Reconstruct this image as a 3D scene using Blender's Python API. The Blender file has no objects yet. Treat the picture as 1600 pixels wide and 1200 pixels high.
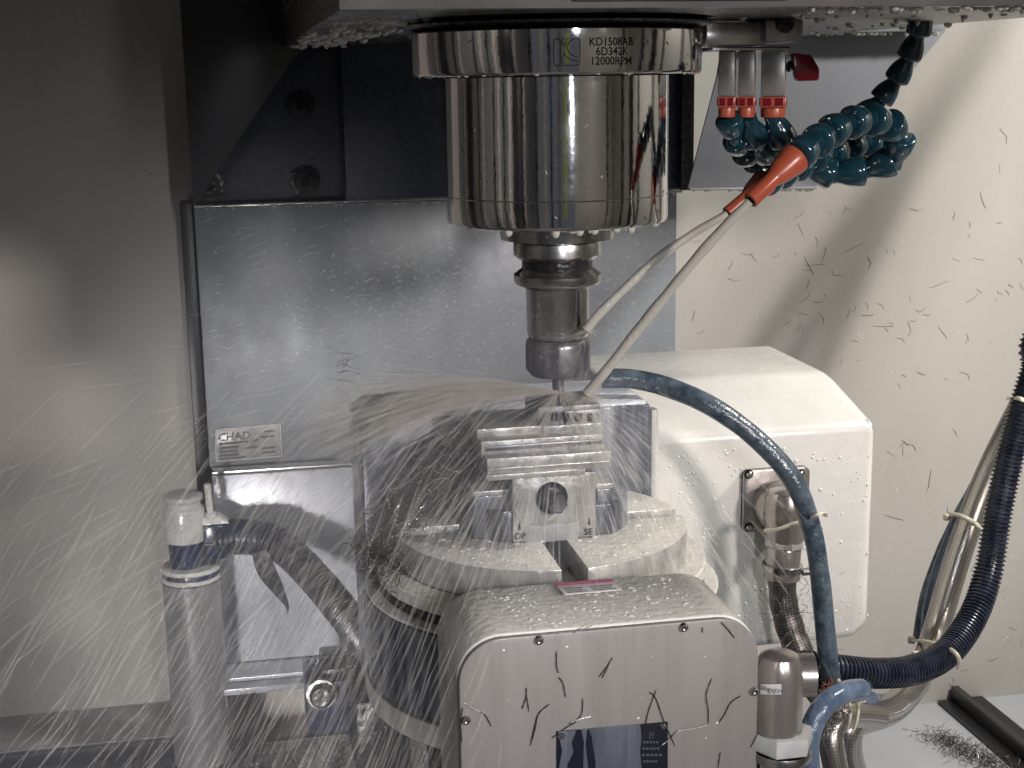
import bpy, bmesh, math, random
from mathutils import Vector, Matrix, Quaternion
random.seed(7)
SC = bpy.context.scene
COL = SC.collection

# ------------------------------------------------------------------ camera
EYE = Vector((0.0, 0.0, 1.0))
F = 2240.0                                   # focal length in pixels of the 1600 px wide photo
yaw, pit, rol = math.radians(11), math.radians(12), math.radians(0.9)
fw = Vector((math.sin(yaw)*math.cos(pit), math.cos(yaw)*math.cos(pit), -math.sin(pit)))
r0 = Vector((math.cos(yaw), -math.sin(yaw), 0)); u0 = r0.cross(fw)
RT = r0*math.cos(rol) - u0*math.sin(rol); UP = u0*math.cos(rol) + r0*math.sin(rol)
cam = bpy.data.cameras.new('camera'); camo = bpy.data.objects.new('camera', cam); COL.objects.link(camo)
cam.sensor_width = 36.0; cam.lens = F/1600*36.0; cam.clip_start = 0.02; cam.clip_end = 50
m = Matrix((RT, UP, -fw)).transposed().to_4x4(); m.translation = EYE
camo.matrix_world = m
SC.camera = camo
# ------------------------------------------------------------------ world and lamps
w = bpy.data.worlds.new('World'); SC.world = w; w.use_nodes = True
bg = w.node_tree.nodes['Background']; bg.inputs[0].default_value = (0.80, 0.86, 1.0, 1); bg.inputs[1].default_value = 0.075
def lamp(name, loc, target, power, sx, sy, col):
    l = bpy.data.lights.new(name, 'AREA'); l.shape = 'RECTANGLE'; l.size = sx; l.size_y = sy
    l.energy = power; l.color = col
    o = bpy.data.objects.new(name, l); COL.objects.link(o); o.location = loc
    o.rotation_euler = (Vector(target)-Vector(loc)).to_track_quat('-Z', 'Y').to_euler()
    return o
lamp('shop_lamp', (1.30, -1.73, 1.61), (0.15, 1.2, 0.85), 46.0, 0.24, 0.18, (1.0, 0.90, 0.86))      # workshop light through the open door
lamp('door_lamp', (0.27, -0.36, 1.05), (0.06, 1.4, 0.32), 0.68, 0.035, 0.30, (0.92, 0.93, 1.0)).data.spread = math.radians(50)
lamp('low_fill_lamp', (-0.50, 0.10, 0.45), (0.24, 1.7, 0.34), 1.0, 0.10, 0.16, (1.0, 0.95, 0.93)).data.spread = math.radians(38)  # added fill without a visible source, brightens the lower left
lamp('ceiling_lamp', (1.32, 0.84, 1.64), (0.62, 1.40, 0.55), 16.5, 0.16, 0.12, (1.0, 0.97, 0.92))
SC.view_settings.view_transform = 'Standard'; SC.view_settings.look = 'None'
SC.view_settings.exposure = 0.22; SC.view_settings.gamma = 1.0
SC.cycles.max_bounces = 6; SC.cycles.diffuse_bounces = 3; SC.cycles.glossy_bounces = 4; SC.cycles.volume_bounces = 0; SC.cycles.transparent_max_bounces = 24
SC.cycles.use_denoising = True; SC.cycles.use_adaptive_sampling = True; SC.cycles.adaptive_threshold = 0.02; SC.cycles.caustics_reflective = False; SC.cycles.caustics_refractive = False

# ------------------------------------------------------------------ pixel helpers: where a ray meets a plane of the place
def ray(px, py): return (fw*F + RT*(px-800) - UP*(py-600)).normalized()
def P(px, py, Y):
    d = ray(px, py); return EYE + d*((Y-EYE.y)/d.y)
def PZ(px, py, z):
    d = ray(px, py); return EYE + d*((z-EYE.z)/d.z)
def dep(p): return (Vector(p)-EYE).dot(fw)
def S(n, p): return n*dep(p)/F                # size of n photo pixels at point p

# ------------------------------------------------------------------ materials
MATS = {}
def nd(nt, t, **kw):
    n = nt.nodes.new(t)
    for k, v in kw.items(): setattr(n, k, v)
    return n
def mat(name, col, rough=0.5, metal=0.0, col2=None, nscale=30.0, lo=0.4, hi=0.65, stretch=(1,1,1), rough2=None,
        bump=0.0, bscale=None, bstretch=None, spec=0.5, coat=0.0, alpha=1.0, trans=0.0, detail=6.0, sss=0.0):
    mt = bpy.data.materials.new(name); mt.use_nodes = True; nt = mt.node_tree
    b = nt.nodes['Principled BSDF']
    b.inputs['Base Color'].default_value = (*col, 1); b.inputs['Roughness'].default_value = rough
    b.inputs['Metallic'].default_value = metal; b.inputs['Specular IOR Level'].default_value = spec
    b.inputs['Coat Weight'].default_value = coat; b.inputs['Coat Roughness'].default_value = 0.08
    b.inputs['Alpha'].default_value = alpha; b.inputs['Transmission Weight'].default_value = trans
    b.inputs['Subsurface Weight'].default_value = sss; b.inputs['Subsurface Scale'].default_value = 0.01
    tc = nd(nt, 'ShaderNodeTexCoord')
    if col2 is not None or rough2 is not None:
        mp = nd(nt, 'ShaderNodeMapping'); mp.inputs['Scale'].default_value = stretch
        nz = nd(nt, 'ShaderNodeTexNoise'); nz.inputs['Scale'].default_value = nscale; nz.inputs['Detail'].default_value = detail
        nz.inputs['Roughness'].default_value = 0.6
        nt.links.new(tc.outputs['Object'], mp.inputs['Vector']); nt.links.new(mp.outputs[0], nz.inputs['Vector'])
        rp = nd(nt, 'ShaderNodeMapRange'); rp.inputs['From Min'].default_value = lo; rp.inputs['From Max'].default_value = hi
        nt.links.new(nz.outputs[0], rp.inputs['Value'])
        if col2 is not None:
            mx = nd(nt, 'ShaderNodeMix', data_type='RGBA')
            mx.inputs[6].default_value = (*col, 1); mx.inputs[7].default_value = (*col2, 1)
            nt.links.new(rp.outputs[0], mx.inputs[0]); nt.links.new(mx.outputs[2], b.inputs['Base Color'])
        if rough2 is not None:
            r2 = nd(nt, 'ShaderNodeMapRange'); r2.inputs['To Min'].default_value = rough; r2.inputs['To Max'].default_value = rough2
            nt.links.new(rp.outputs[0], r2.inputs['Value']); nt.links.new(r2.outputs[0], b.inputs['Roughness'])
    if bump:
        mp = nd(nt, 'ShaderNodeMapping'); mp.inputs['Scale'].default_value = bstretch or (1, 1, 1)
        nz = nd(nt, 'ShaderNodeTexNoise'); nz.inputs['Scale'].default_value = bscale or nscale; nz.inputs['Detail'].default_value = 4
        nt.links.new(tc.outputs['Object'], mp.inputs['Vector']); nt.links.new(mp.outputs[0], nz.inputs['Vector'])
        bp = nd(nt, 'ShaderNodeBump'); bp.inputs['Strength'].default_value = bump; bp.inputs['Distance'].default_value = 0.004
        nt.links.new(nz.outputs[0], bp.inputs['Height']); nt.links.new(bp.outputs[0], b.inputs['Normal'])
    MATS[name] = mt
    return mt
mat('wall_paint', (.53,.51,.465), .38, col2=(.49,.47,.43), nscale=3.0, stretch=(1.5,1,.6), rough2=.25, bump=.06, bscale=120)
mat('cream_paint', (.72,.71,.67), .30, col2=(.66,.65,.61), nscale=14, rough2=.18, bump=.12, bscale=60)
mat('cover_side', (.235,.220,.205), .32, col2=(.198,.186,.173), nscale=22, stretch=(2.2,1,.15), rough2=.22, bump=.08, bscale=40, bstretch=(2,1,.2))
mat('foam_wet', (.66,.645,.59), .25, col2=(.57,.55,.49), nscale=160, rough2=.12, bump=.30, bscale=210)
mat('panel_metal', (.235,.255,.28), .45, .10, col2=(.305,.33,.355), nscale=16, stretch=(1,1,.5), rough2=.32, bump=.08, bscale=60)
mat('panel_wet_lit', (.33,.35,.39), .30, .1, col2=(.47,.49,.53), nscale=26, stretch=(1,1,.55), rough2=.30, bump=.12, bscale=55)  # wet lower panel, paler: glow of lit mist put into the colour
mat('liner_grey', (.20,.20,.195), .45, col2=(.24,.24,.23), nscale=4)
mat('panel_dry', (.22,.225,.25), .40, .2, col2=(.27,.275,.30), nscale=9, stretch=(1,1,.4), rough2=.28, bump=.05, bscale=200)
mat('navy_casting', (.016,.021,.040), .30, col2=(.060,.076,.125), nscale=160, lo=.45, hi=.75, rough2=.25, bump=.12, bscale=260)
mat('black_casting', (.012,.012,.013), .30, col2=(.035,.035,.036), nscale=140, lo=.5, hi=.75, rough2=.15, bump=.5, bscale=130)
mat('dark_sheet', (.020,.020,.023), .35, col2=(.028,.028,.03), nscale=8, rough2=.28)
mat('head_cover', (.10,.10,.105), .30, col2=(.16,.155,.15), nscale=20, rough2=.18)
mat('chrome', (.68,.67,.66), .05, 1.0, rough2=.10, nscale=60, bump=.015, bscale=250)
mat('ground_steel', (.50,.49,.48), .20, 1.0, col2=(.40,.395,.385), nscale=40, stretch=(1,1,4), rough2=.28)
mat('valve_steel', (.34,.335,.32), .34, .55, col2=(.42,.415,.40), nscale=50, rough2=.25)
mat('bolt_dark', (.17,.175,.195), .22, .85)
mat('tool_steel', (.17,.17,.185), .30, .8, col2=(.27,.27,.28), nscale=60, rough2=.38)
mat('wet_steel', (.33,.325,.31), .26, .30, col2=(.50,.49,.455), nscale=60, stretch=(1,1,.4), rough2=.35, bump=.25, bscale=90)
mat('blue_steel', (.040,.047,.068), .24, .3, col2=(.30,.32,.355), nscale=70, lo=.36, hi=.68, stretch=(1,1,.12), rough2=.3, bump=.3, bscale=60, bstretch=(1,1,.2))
mat('wet_top_lit', (.46,.50,.57), .12, .0, col2=(.76,.79,.82), nscale=38, lo=.38, hi=.62, rough2=.25, bump=.8, bscale=70)  # wet casting top, lamp reflection painted in as paler blue
mat('coolant', (.52,.51,.46), .14, spec=.5, sss=.15)
mat('milk_thin', (.37,.37,.36), .25, col2=(.31,.31,.30), nscale=60)
mat('coolant_drop', (.72,.71,.68), .12)
mat('coolant_jet', (.50,.48,.42), .22, bump=.15, bscale=300)
mat('teal_plastic', (.009,.040,.060), .16, col2=(.012,.052,.075), nscale=40, rough2=.10, coat=.6)
mat('orange_plastic', (.45,.100,.050), .34, col2=(.39,.082,.042), nscale=40, rough2=.22)
mat('red_plastic', (.16,.004,.016), .22)
mat('blue_rubber', (.030,.048,.068), .28, col2=(.105,.135,.165), nscale=70, rough2=.15, bump=.3, bscale=160)
mat('light_blue_rubber', (.060,.095,.155), .25, col2=(.13,.175,.245), nscale=60, rough2=.18, bump=.3, bscale=140)
mat('black_conduit', (.013,.018,.032), .20, col2=(.04,.048,.072), nscale=60, rough2=.3)
mat('dusty_conduit', (.035,.036,.042), .30, col2=(.16,.16,.155), nscale=70, lo=.45, hi=.75, rough2=.5, bump=.3, bscale=120)
mat('nylon', (.70,.655,.52), .35, sss=.2)
mat('connector_metal', (.42,.385,.36), .22, .75, col2=(.34,.315,.30), nscale=30, rough2=.32, bump=.08, bscale=80)
mat('white_cap', (.60,.60,.57), .25, col2=(.48,.48,.47), nscale=40, rough2=.2, bump=.1, bscale=80)
mat('post_metal', (.26,.255,.265), .30, .45, col2=(.38,.375,.38), nscale=18, stretch=(2,2,.12), rough2=.22, bump=.12, bscale=60, bstretch=(2,2,.2))
mat('navy_plastic', (.012,.020,.055), .20, col2=(.05,.065,.12), nscale=80, lo=.5, hi=.75, rough2=.3)
mat('tray_floor', (.56,.585,.63), .20, col2=(.50,.52,.56), nscale=8, rough2=.12, bump=.12, bscale=30)
mat('tray_dark', (.20,.19,.185), .25, col2=(.29,.275,.265), nscale=16, rough2=.15, bump=.3, bscale=60)
mat('wet_deck', (.085,.085,.09), .12, col2=(.16,.155,.16), nscale=40, rough2=.3, bump=.8, bscale=90, bstretch=(1,.4,1))
mat('safety_yellow', (.42,.50,.08), .5)
mat('black_rubber', (.012,.013,.017), .35)
mat('chip_metal', (.11,.105,.10), .30, .8)
mat('nest_chip', (.22,.21,.195), .30, .5)
mat('bright_chip', (.42,.41,.39), .22, 1.0)
mat('ink', (.008,.007,.007), .9, spec=.05)
mat('sticker_paper', (.42,.42,.41), .30, col2=(.28,.285,.29), nscale=60, rough2=.2)
mat('sticker_ink', (.12,.12,.125), .5)
mat('label_white', (.62,.60,.58), .3, col2=(.52,.50,.50), nscale=60)
mat('label_pink', (.42,.10,.19), .35)
mat('plate_black', (.010,.012,.020), .18)
mat('milky_film', (.13,.14,.165), .22, col2=(.07,.077,.098), nscale=30, stretch=(3,1,.2))
mat('plate_print', (.06,.06,.065), .5)
mat('copper_fibre', (.40,.12,.10), .4, .3)
def braid(name, c1, c2, rough):
    mt = bpy.data.materials.new(name); mt.use_nodes = True; nt = mt.node_tree; b = nt.nodes['Principled BSDF']
    b.inputs['Metallic'].default_value = .9; b.inputs['Roughness'].default_value = rough
    uv = nd(nt, 'ShaderNodeUVMap'); 
    mp1 = nd(nt, 'ShaderNodeMapping'); mp1.inputs['Rotation'].default_value = (0, 0, math.radians(45)); mp1.inputs['Scale'].default_value = (1, 1, 1)
    nt.links.new(uv.outputs[0], mp1.inputs[0])
    ck = nd(nt, 'ShaderNodeTexChecker'); ck.inputs['Scale'].default_value = 2.0
    nt.links.new(mp1.outputs[0], ck.inputs['Vector'])
    ck.inputs['Color1'].default_value = (*c1, 1); ck.inputs['Color2'].default_value = (*c2, 1)
    nt.links.new(ck.outputs[0], b.inputs['Base Color'])
    bp = nd(nt, 'ShaderNodeBump'); bp.inputs['Strength'].default_value = .6; bp.inputs['Distance'].default_value = .001
    nt.links.new(ck.outputs['Fac'], bp.inputs['Height']); nt.links.new(bp.outputs[0], b.inputs['Normal'])
    MATS[name] = mt
braid('braid', (.55,.52,.475), (.36,.34,.315), .28)
braid('old_braid', (.24,.225,.21), (.12,.112,.105), .42)
def spray_mat(name, col, a, emis=0):
    mt = bpy.data.materials.new(name); mt.use_nodes = True; nt = mt.node_tree
    nt.nodes.remove(nt.nodes['Principled BSDF']); out = nt.nodes['Material Output']
    d = nd(nt, 'ShaderNodeBsdfDiffuse'); d.inputs[0].default_value = (*col, 1)
    t = nd(nt, 'ShaderNodeBsdfTranslucent'); t.inputs[0].default_value = (*col, 1)
    ms = nd(nt, 'ShaderNodeMixShader'); ms.inputs[0].default_value = .5
    tr = nd(nt, 'ShaderNodeBsdfTransparent'); m2 = nd(nt, 'ShaderNodeMixShader'); m2.inputs[0].default_value = a
    nt.links.new(d.outputs[0], ms.inputs[1]); nt.links.new(t.outputs[0], ms.inputs[2])
    nt.links.new(tr.outputs[0], m2.inputs[1]); nt.links.new(ms.outputs[0], m2.inputs[2]); nt.links.new(m2.outputs[0], out.inputs[0])
    MATS[name] = mt
spray_mat('spray_thread', (.93,.90,.84), .065)
spray_mat('spray_sheet', (.93,.90,.82), .085)
spray_mat('mist_drop', (.90,.90,.88), .09)

# ------------------------------------------------------------------ mesh helpers
def link(name, me, mt, parent=None, smooth=40):
    if mt: me.materials.append(MATS[mt])
    if smooth:
        me.polygons.foreach_set('use_smooth', [True]*len(me.polygons))
        me.set_sharp_from_angle(angle=math.radians(smooth))
    me.update()
    o = bpy.data.objects.new(name, me); COL.objects.link(o)
    if parent: o.parent = parent
    return o
def pyd(name, vs, fs, mt, parent=None, smooth=40):
    me = bpy.data.meshes.new(name); me.from_pydata([tuple(v) for v in vs], [], fs); me.validate()
    bm = bmesh.new(); bm.from_mesh(me); bmesh.ops.recalc_face_normals(bm, faces=bm.faces); bm.to_mesh(me); bm.free()
    return link(name, me, mt, parent, smooth)
def tag(o, label=None, cat=None, group=None, kind=None):
    if label: o['label'] = label
    if cat: o['category'] = cat
    if group: o['group'] = group
    if kind: o['kind'] = kind
    return o
def thing(name, loc, label, cat, group=None):
    o = bpy.data.objects.new(name, None); COL.objects.link(o); o.location = loc; o.empty_display_size = .02
    bpy.context.view_layer.update()
    return tag(o, label, cat, group)
def keep(o, t):                               # world-space mesh under an Empty
    o.parent = t; o.matrix_parent_inverse = Matrix.Translation(t.location).inverted(); return o
def lathe_data(prof, n=64, o=Vector((0,0,0)), ax=None):
    vs, fs = [], []
    q = Quaternion() if ax is None else Vector((0,0,1)).rotation_difference(Vector(ax))
    rows = []
    for r, z in prof:
        if r < 1e-6:
            rows.append([len(vs)]); vs.append(o + q@Vector((0,0,z)))
        else:
            rows.append(list(range(len(vs), len(vs)+n)))
            for i in range(n):
                a = 2*math.pi*i/n; vs.append(o + q@Vector((r*math.cos(a), r*math.sin(a), z)))
    for A, B in zip(rows, rows[1:]):
        if len(A) == 1 and len(B) == 1: continue
        for i in range(n):
            j = (i+1) % n
            if len(A) == 1: fs.append((A[0], B[i], B[j]))
            elif len(B) == 1: fs.append((A[i], B[0], A[j]))
            else: fs.append((A[i], B[i], B[j], A[j]))
    if len(rows[0]) > 1: fs.append(rows[0])
    if len(rows[-1]) > 1: fs.append(list(rows[-1]))
    return vs, fs
def lathe(name, prof, mt, parent=None, o=Vector((0,0,0)), ax=None, n=64, smooth=35):
    vs, fs = lathe_data(prof, n, o, ax); ob = pyd(name, vs, fs, mt, None, smooth)
    if parent: keep(ob, parent)
    return ob
def spline(pts, per=8):
    pts = [Vector(p) for p in pts]; out = []
    q = [pts[0]*2-pts[1]] + pts + [pts[-1]*2-pts[-2]]
    for i in range(1, len(q)-2):
        a, b, c, d = q[i-1:i+3]
        for k in range(per):
            t = k/per
            out.append(.5*((2*b)+(c-a)*t+(2*a-5*b+4*c-d)*t*t+(3*b-a-3*c+d)*t**3))
    out.append(pts[-1]); return out
def resample(path, step):
    L = [0]
    for a, b in zip(path, path[1:]): L.append(L[-1]+(b-a).length)
    n = max(2, int(round(L[-1]/step))); out = []; k = 0
    for i in range(n+1):
        s = L[-1]*i/n
        while k < len(L)-2 and L[k+1] < s: k += 1
        t = (s-L[k])/max(1e-9, L[k+1]-L[k]); out.append(path[k].lerp(path[k+1], t))
    return out
def frames(path):
    T = [(path[min(i+1, len(path)-1)]-path[max(i-1, 0)]).normalized() for i in range(len(path))]
    n = T[0].orthogonal().normalized(); N = [n]
    for a, b in zip(T, T[1:]):
        n = a.rotation_difference(b)@n; n = (n-b*n.dot(b)).normalized(); N.append(n)
    return T, N
def tube_data(path, rad, n=10, squash=1.0):
    T, N = frames(path); vs, fs = [], []
    for i, p in enumerate(path):
        r = rad(i, i/(len(path)-1)) if callable(rad) else rad
        B = T[i].cross(N[i])
        for k in range(n):
            a = 2*math.pi*k/n; vs.append(p + N[i]*(r*math.cos(a)) + B*(r*squash*math.sin(a)))
    for i in range(len(path)-1):
        for k in range(n):
            j = (k+1) % n; fs.append((i*n+k, i*n+j, i*n+n+j, i*n+n+k))
    fs.append(list(range(n))[::-1]); fs.append([(len(path)-1)*n+k for k in range(n)])
    return vs, fs
def tube(name, path, rad, mt, parent=None, n=14, smooth=60, uv=None):
    vs, fs = tube_data(path, rad, n)
    me = bpy.data.meshes.new(name); me.from_pydata([tuple(v) for v in vs], [], fs)
    if uv:
        L = [0]
        for a, b in zip(path, path[1:]): L.append(L[-1]+(b-a).length)
        ul = me.uv_layers.new(name='UVMap'); k = 0
        for f in me.polygons:
            big = len(f.vertices) > 4
            for c, vi in enumerate(f.vertices):
                col = vi % n; row = vi//n
                if not big and col == 0 and (n-1) in [v % n for v in f.vertices]: col = n
                ul.data[f.loop_indices[c]].uv = (col/n*uv[0], L[row]*uv[1])
    o = link(name, me, mt, None, smooth)
    if parent: keep(o, parent)
    return o
def ribbed(path, r, pitch, mt, name, parent=None, n=20, depth=.16):
    path = resample(path, pitch/4)
    pat = [1.0, 1.0, 1-depth, 1-depth]
    return tube(name, path, lambda i, t: r*pat[i % 4], mt, parent, n, 30)
def hexa(name, C, mt, parent=None, bev=0.0, seg=2, smooth=40):   # 8 corners: bottom 4 ccw then top 4
    me = bpy.data.meshes.new(name)
    me.from_pydata([tuple(c) for c in C], [], [(3,2,1,0),(4,5,6,7),(0,1,5,4),(1,2,6,5),(2,3,7,6),(3,0,4,7)])
    bm = bmesh.new(); bm.from_mesh(me); bmesh.ops.recalc_face_normals(bm, faces=bm.faces)
    if bev: bmesh.ops.bevel(bm, geom=list(bm.edges), offset=bev, segments=seg, affect='EDGES', profile=.5)
    bm.to_mesh(me); bm.free()
    o = link(name, me, mt, None, smooth)
    if parent: keep(o, parent)
    return o
def box(name, a, b, mt, parent=None, bev=.001, rot=0, seg=2, smooth=40):
    a, b = Vector(a), Vector(b); c = (a+b)/2
    R = Matrix.Rotation(rot, 3, 'Z'); C = []
    for z in (a.z, b.z):
        for x, y in ((a.x, a.y), (b.x, a.y), (b.x, b.y), (a.x, b.y)):
            C.append(c + R@(Vector((x, y, z))-c))
    return hexa(name, C, mt, parent, bev, seg, smooth)
def prism(name, poly, d, mt, parent=None, bev=0.0, seg=2, smooth=40):  # polygon of world points pushed along d
    n = len(poly); vs = [Vector(p) for p in poly] + [Vector(p)+Vector(d) for p in poly]
    fs = [list(range(n))[::-1], list(range(n, 2*n))] + [(i, (i+1) % n, n+(i+1) % n, n+i) for i in range(n)]
    me = bpy.data.meshes.new(name); me.from_pydata([tuple(v) for v in vs], [], fs)
    bm = bmesh.new(); bm.from_mesh(me); bmesh.ops.recalc_face_normals(bm, faces=bm.faces)
    if bev: bmesh.ops.bevel(bm, geom=list(bm.edges), offset=bev, segments=seg, affect='EDGES', profile=.5)
    bm.to_mesh(me); bm.free()
    o = link(name, me, mt, None, smooth)
    if parent: keep(o, parent)
    return o
def text_mesh(s, size, align='CENTER', extrude=0.0):
    cu = bpy.data.curves.new('t', 'FONT'); cu.body = s; cu.size = size; cu.align_x = align; cu.resolution_u = 3; cu.extrude = extrude; cu.offset = size*.012
    o = bpy.data.objects.new('t', cu); COL.objects.link(o)
    dg = bpy.context.evaluated_depsgraph_get(); dg.update()
    me = bpy.data.meshes.new_from_object(o.evaluated_get(dg))
    bpy.data.objects.remove(o); return me
def text_flat(name, s, size, origin, xdir, zdir, mt, parent=None):
    me = text_mesh(s, size, extrude=0.0001); me.materials.clear()
    x, z = Vector(xdir).normalized(), Vector(zdir).normalized()
    for v in me.vertices: v.co = Vector(origin) + x*v.co.x + z*v.co.y + x.cross(z)*v.co.z
    o = link(name, me, mt, None, 0)
    if parent: keep(o, parent)
    return o

# ================================================================== THE SETTING: enclosure
WALL = 1.80
fz = P(1502, 1094, WALL).z                    # chip tray level
tag(box('back_wall', (-.85, WALL, fz-.12), (1.5, WALL+.02, 2.3), 'wall_paint', bev=0), kind='structure')
tag(box('left_wall', (-.87, -.42, fz-.12), (-.85, WALL, 2.3), 'liner_grey', bev=0), kind='structure')
tag(box('right_wall', (1.5, -.42, fz-.12), (1.52, WALL, 2.3), 'wall_paint', bev=0), kind='structure')
# door side, behind the camera: the sliding door stands open
tag(box('front_wall', (-.85, -.42, fz-.12), (-.62, -.40, 2.3), 'panel_dry', bev=0), kind='structure')
tag(box('front_wall', (1.30, -.42, fz-.12), (1.5, -.40, 2.3), 'wall_paint', bev=0), kind='structure')
for x0, x1, mt_ in ((-.63,-.585,'black_rubber'),(1.27,1.31,'black_rubber')):  # unseen dark edges of the opening, added to band the chrome reflection
    tag(box('reflection_frame', (x0, -.399, fz-.1), (x1, -.37, 2.29), mt_, bev=.002), kind='structure')
tag(box('reflection_frame', (-.849, -.10, fz-.1), (-.83, .22, 2.29), 'dark_sheet', bev=.002), kind='structure')  # unseen dark strip added for a dark band in the chrome
for x0, x1, z0, z1, mt_ in ((-.45,-.36,fz,2.29,'wall_paint'),(-.24,-.19,fz,2.29,'dark_sheet'),(-.05,.03,fz,2.29,'liner_grey'),(.08,.15,.45,1.0,'safety_yellow'),(.34,.42,fz,2.29,'wall_paint'),(.42,1.26,fz,1.068,'wall_paint')):  # unseen strips added behind the camera for the spindle chrome to reflect
    tag(box('reflection_panel', (x0, -.412, z0), (x1, -.40, z1), mt_, bev=.002), kind='structure')
for y0, y1, mt_ in ((.30,.36,'wall_paint'),(.44,.47,'black_rubber'),(.56,.60,'wall_paint'),(.66,.70,'dark_sheet'),(.92,.96,'wall_paint'),(1.02,1.05,'black_rubber'),(1.2,1.36,'dark_sheet'),(1.44,1.48,'wall_paint')):  # unseen ribs, light and dark, added to stripe the chrome reflection
    tag(box('reflection_rib', (-.849, y0, fz), (-.835, y1, 2.28), mt_, bev=.002), kind='structure')
for y0, y1, mt_ in ((.05,.12,'black_rubber'),(.34,.46,'dark_sheet'),(.62,.66,'black_rubber'),(1.1,1.2,'liner_grey')):  # right-hand ribs, likewise added for bands in the chrome
    tag(box('reflection_rib', (1.485, y0, fz), (1.499, y1, 2.28), mt_, bev=.002), kind='structure')
tag(box('roof', (-.87, -.42, 2.3), (1.52, WALL+.02, 2.32), 'liner_grey', bev=0), kind='structure')
tag(box('tray_floor', (-.85, -.40, fz-.12), (1.5, WALL, fz-.10), 'tray_dark', bev=0), kind='structure')
# wet machine deck under the rotary table, ledge at the left, tray sheet and rail at the right
lz = .2135
tag(box('ledge', (-.85, 1.695, fz-.10), (-.088, WALL, lz), 'tray_dark', bev=.002), kind='structure')
tag(box('deck', (-.85, .55, fz-.10), (.62, 1.69, lz-.018), 'wet_deck', bev=.002), kind='structure')
rub = tag(box('rubber_seal', (-.85, 1.684, lz-.017), (-.10, 1.694, lz-.001), 'black_rubber', bev=.001), 'black rubber strip along the edge of the grey ledge', 'seal')
tag(box('tray_sheet', (.622, .6, fz-.10), (1.5, WALL, fz), 'tray_floor', bev=0), kind='structure')
t = thing('tray_rail', (1.0, 1.7, fz), 'dark grey angle rail running along the white tray towards the wall', 'rail')
box('base_flange', (.975, .9, fz+.0005), (1.045, WALL-.004, fz+.006), 'black_rubber', t, .001).location -= Vector((0,0,0))
box('upright', (.995, .9, fz+.006), (1.006, WALL-.004, fz+.026), 'dark_sheet', t, .001)
for o in t.children: keep(o, t)

# ================================================================== COLUMN COVER (grey way cover) with sticker
t = thing('way_cover', (.25, 1.75, lz), 'grey wet sheet metal way cover behind the spindle and rotary table', 'cover')
wl = [-.0393, .5505]
box('upper_panel', (-.041, 1.73, P(400, 727, 1.73).z), (.5505, WALL-.003, .858), 'panel_metal', t, .002)
box('top_flange', (-.041, 1.716, .8585), (.553, WALL-.003, .8625), 'ground_steel', t, .001)
zl = P(345, 1045, 1.70).z
box('lower_panel', (-.0385, 1.705, zl+.004), (.545, 1.728, P(400, 727, 1.73).z-.003), 'panel_wet_lit', t, .0015)
box('step_edge', (-.0385, 1.7045, P(400,727,1.73).z-.0025), (.545, 1.729, P(400,727,1.73).z+.002), 'ground_steel', t, .0008)
box('bottom_lip', (-.045, 1.66, zl-.002), (.545, 1.728, zl+.003), 'panel_wet_lit', t, .001)
box('lip_face', (-.045, 1.64, P(400,1078,1.65).z), (.100, 1.662, zl-.0025), 'panel_wet_lit', t, .001)
box('shade_strip', (-.058, 1.752, zl), (-.0425, WALL-.003, .8625), 'black_rubber', t, .001)  # stands for the cover's shaded side; shade put into the dark colour
st = thing('sticker', P(388, 690, 1.729), 'worn silver maker sticker on the grey way cover', 'sticker')
q = [P(337,672,1.7285), P(437,663,1.7285), P(440,713,1.7285), P(338,721,1.7285)]
prism('film', q, (0, .0012, 0), 'sticker_paper', st, .0003)
ex = (q[1]-q[0]).normalized(); ez = (q[0]-q[3]).normalized()
text_flat('lettering', 'CHAD', .014, q[0]+ex*.022-ez*.0145-Vector((0,.0006,0)), ex, ez, 'sticker_ink', st)
for (u, v, l) in ((.05,.42,.45),(.05,.55,.3),(.05,.68,.28),(.05,.80,.30),(.45,.62,.2),(.05,.90,.42),(.72,.68,.2),(.72,.82,.22),(.75,.15,.18),(.70,.32,.2),(.55,.40,.12)):
    a = q[0]+(q[1]-q[0])*u+(q[3]-q[0])*v - Vector((0,.0006,0))
    prism('print_line', [a, a+ex*(.078*l), a+ex*(.078*l)-ez*.0026, a-ez*.0026], (0,-.0001,0), 'sticker_ink', st)
# frame of the sticker, lifted film edge
for a, b in ((0,1),(1,2),(2,3),(3,0)):
    tube('film_edge', [q[a]-Vector((0,.0005,0)), q[b]-Vector((0,.0005,0))], .0009, 'label_white', st, 6)

# dark column with bolts
t = thing('machine_column', (.25, 1.74, .86), 'dark navy cast column with round bolt heads behind the spindle', 'column')
box('column_face', (-.041, 1.735, .8632), (.5495, WALL-.003, 1.35), 'navy_casting', t, .002)
a = P(532, 200, 1.70); b = P(1062, 200, 1.70)
box('slide_block', (a.x, 1.665, .866), (b.x, 1.733, 1.35), 'navy_casting', t, .004)
box('side_rail', (b.x-.012, 1.655, .8665), (b.x+.004, 1.6645, 1.35), 'black_casting', t, .002)
for px, py in ((468,165),(475,282),(327,290)):
    c = P(px, py, 1.734); 
    bo = lathe('bolt', [(0,.022),(.008,.022),(.012,.020),(.0125,.004),(.018,.003),(.018,0)], 'black_casting', t, c, (0,-1,0), 24)
    lathe('socket', [(0,.0225),(.0055,.0225),(.006,.0222)], 'ink', None, c, (0,-1,0), 6).parent = bo
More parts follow.
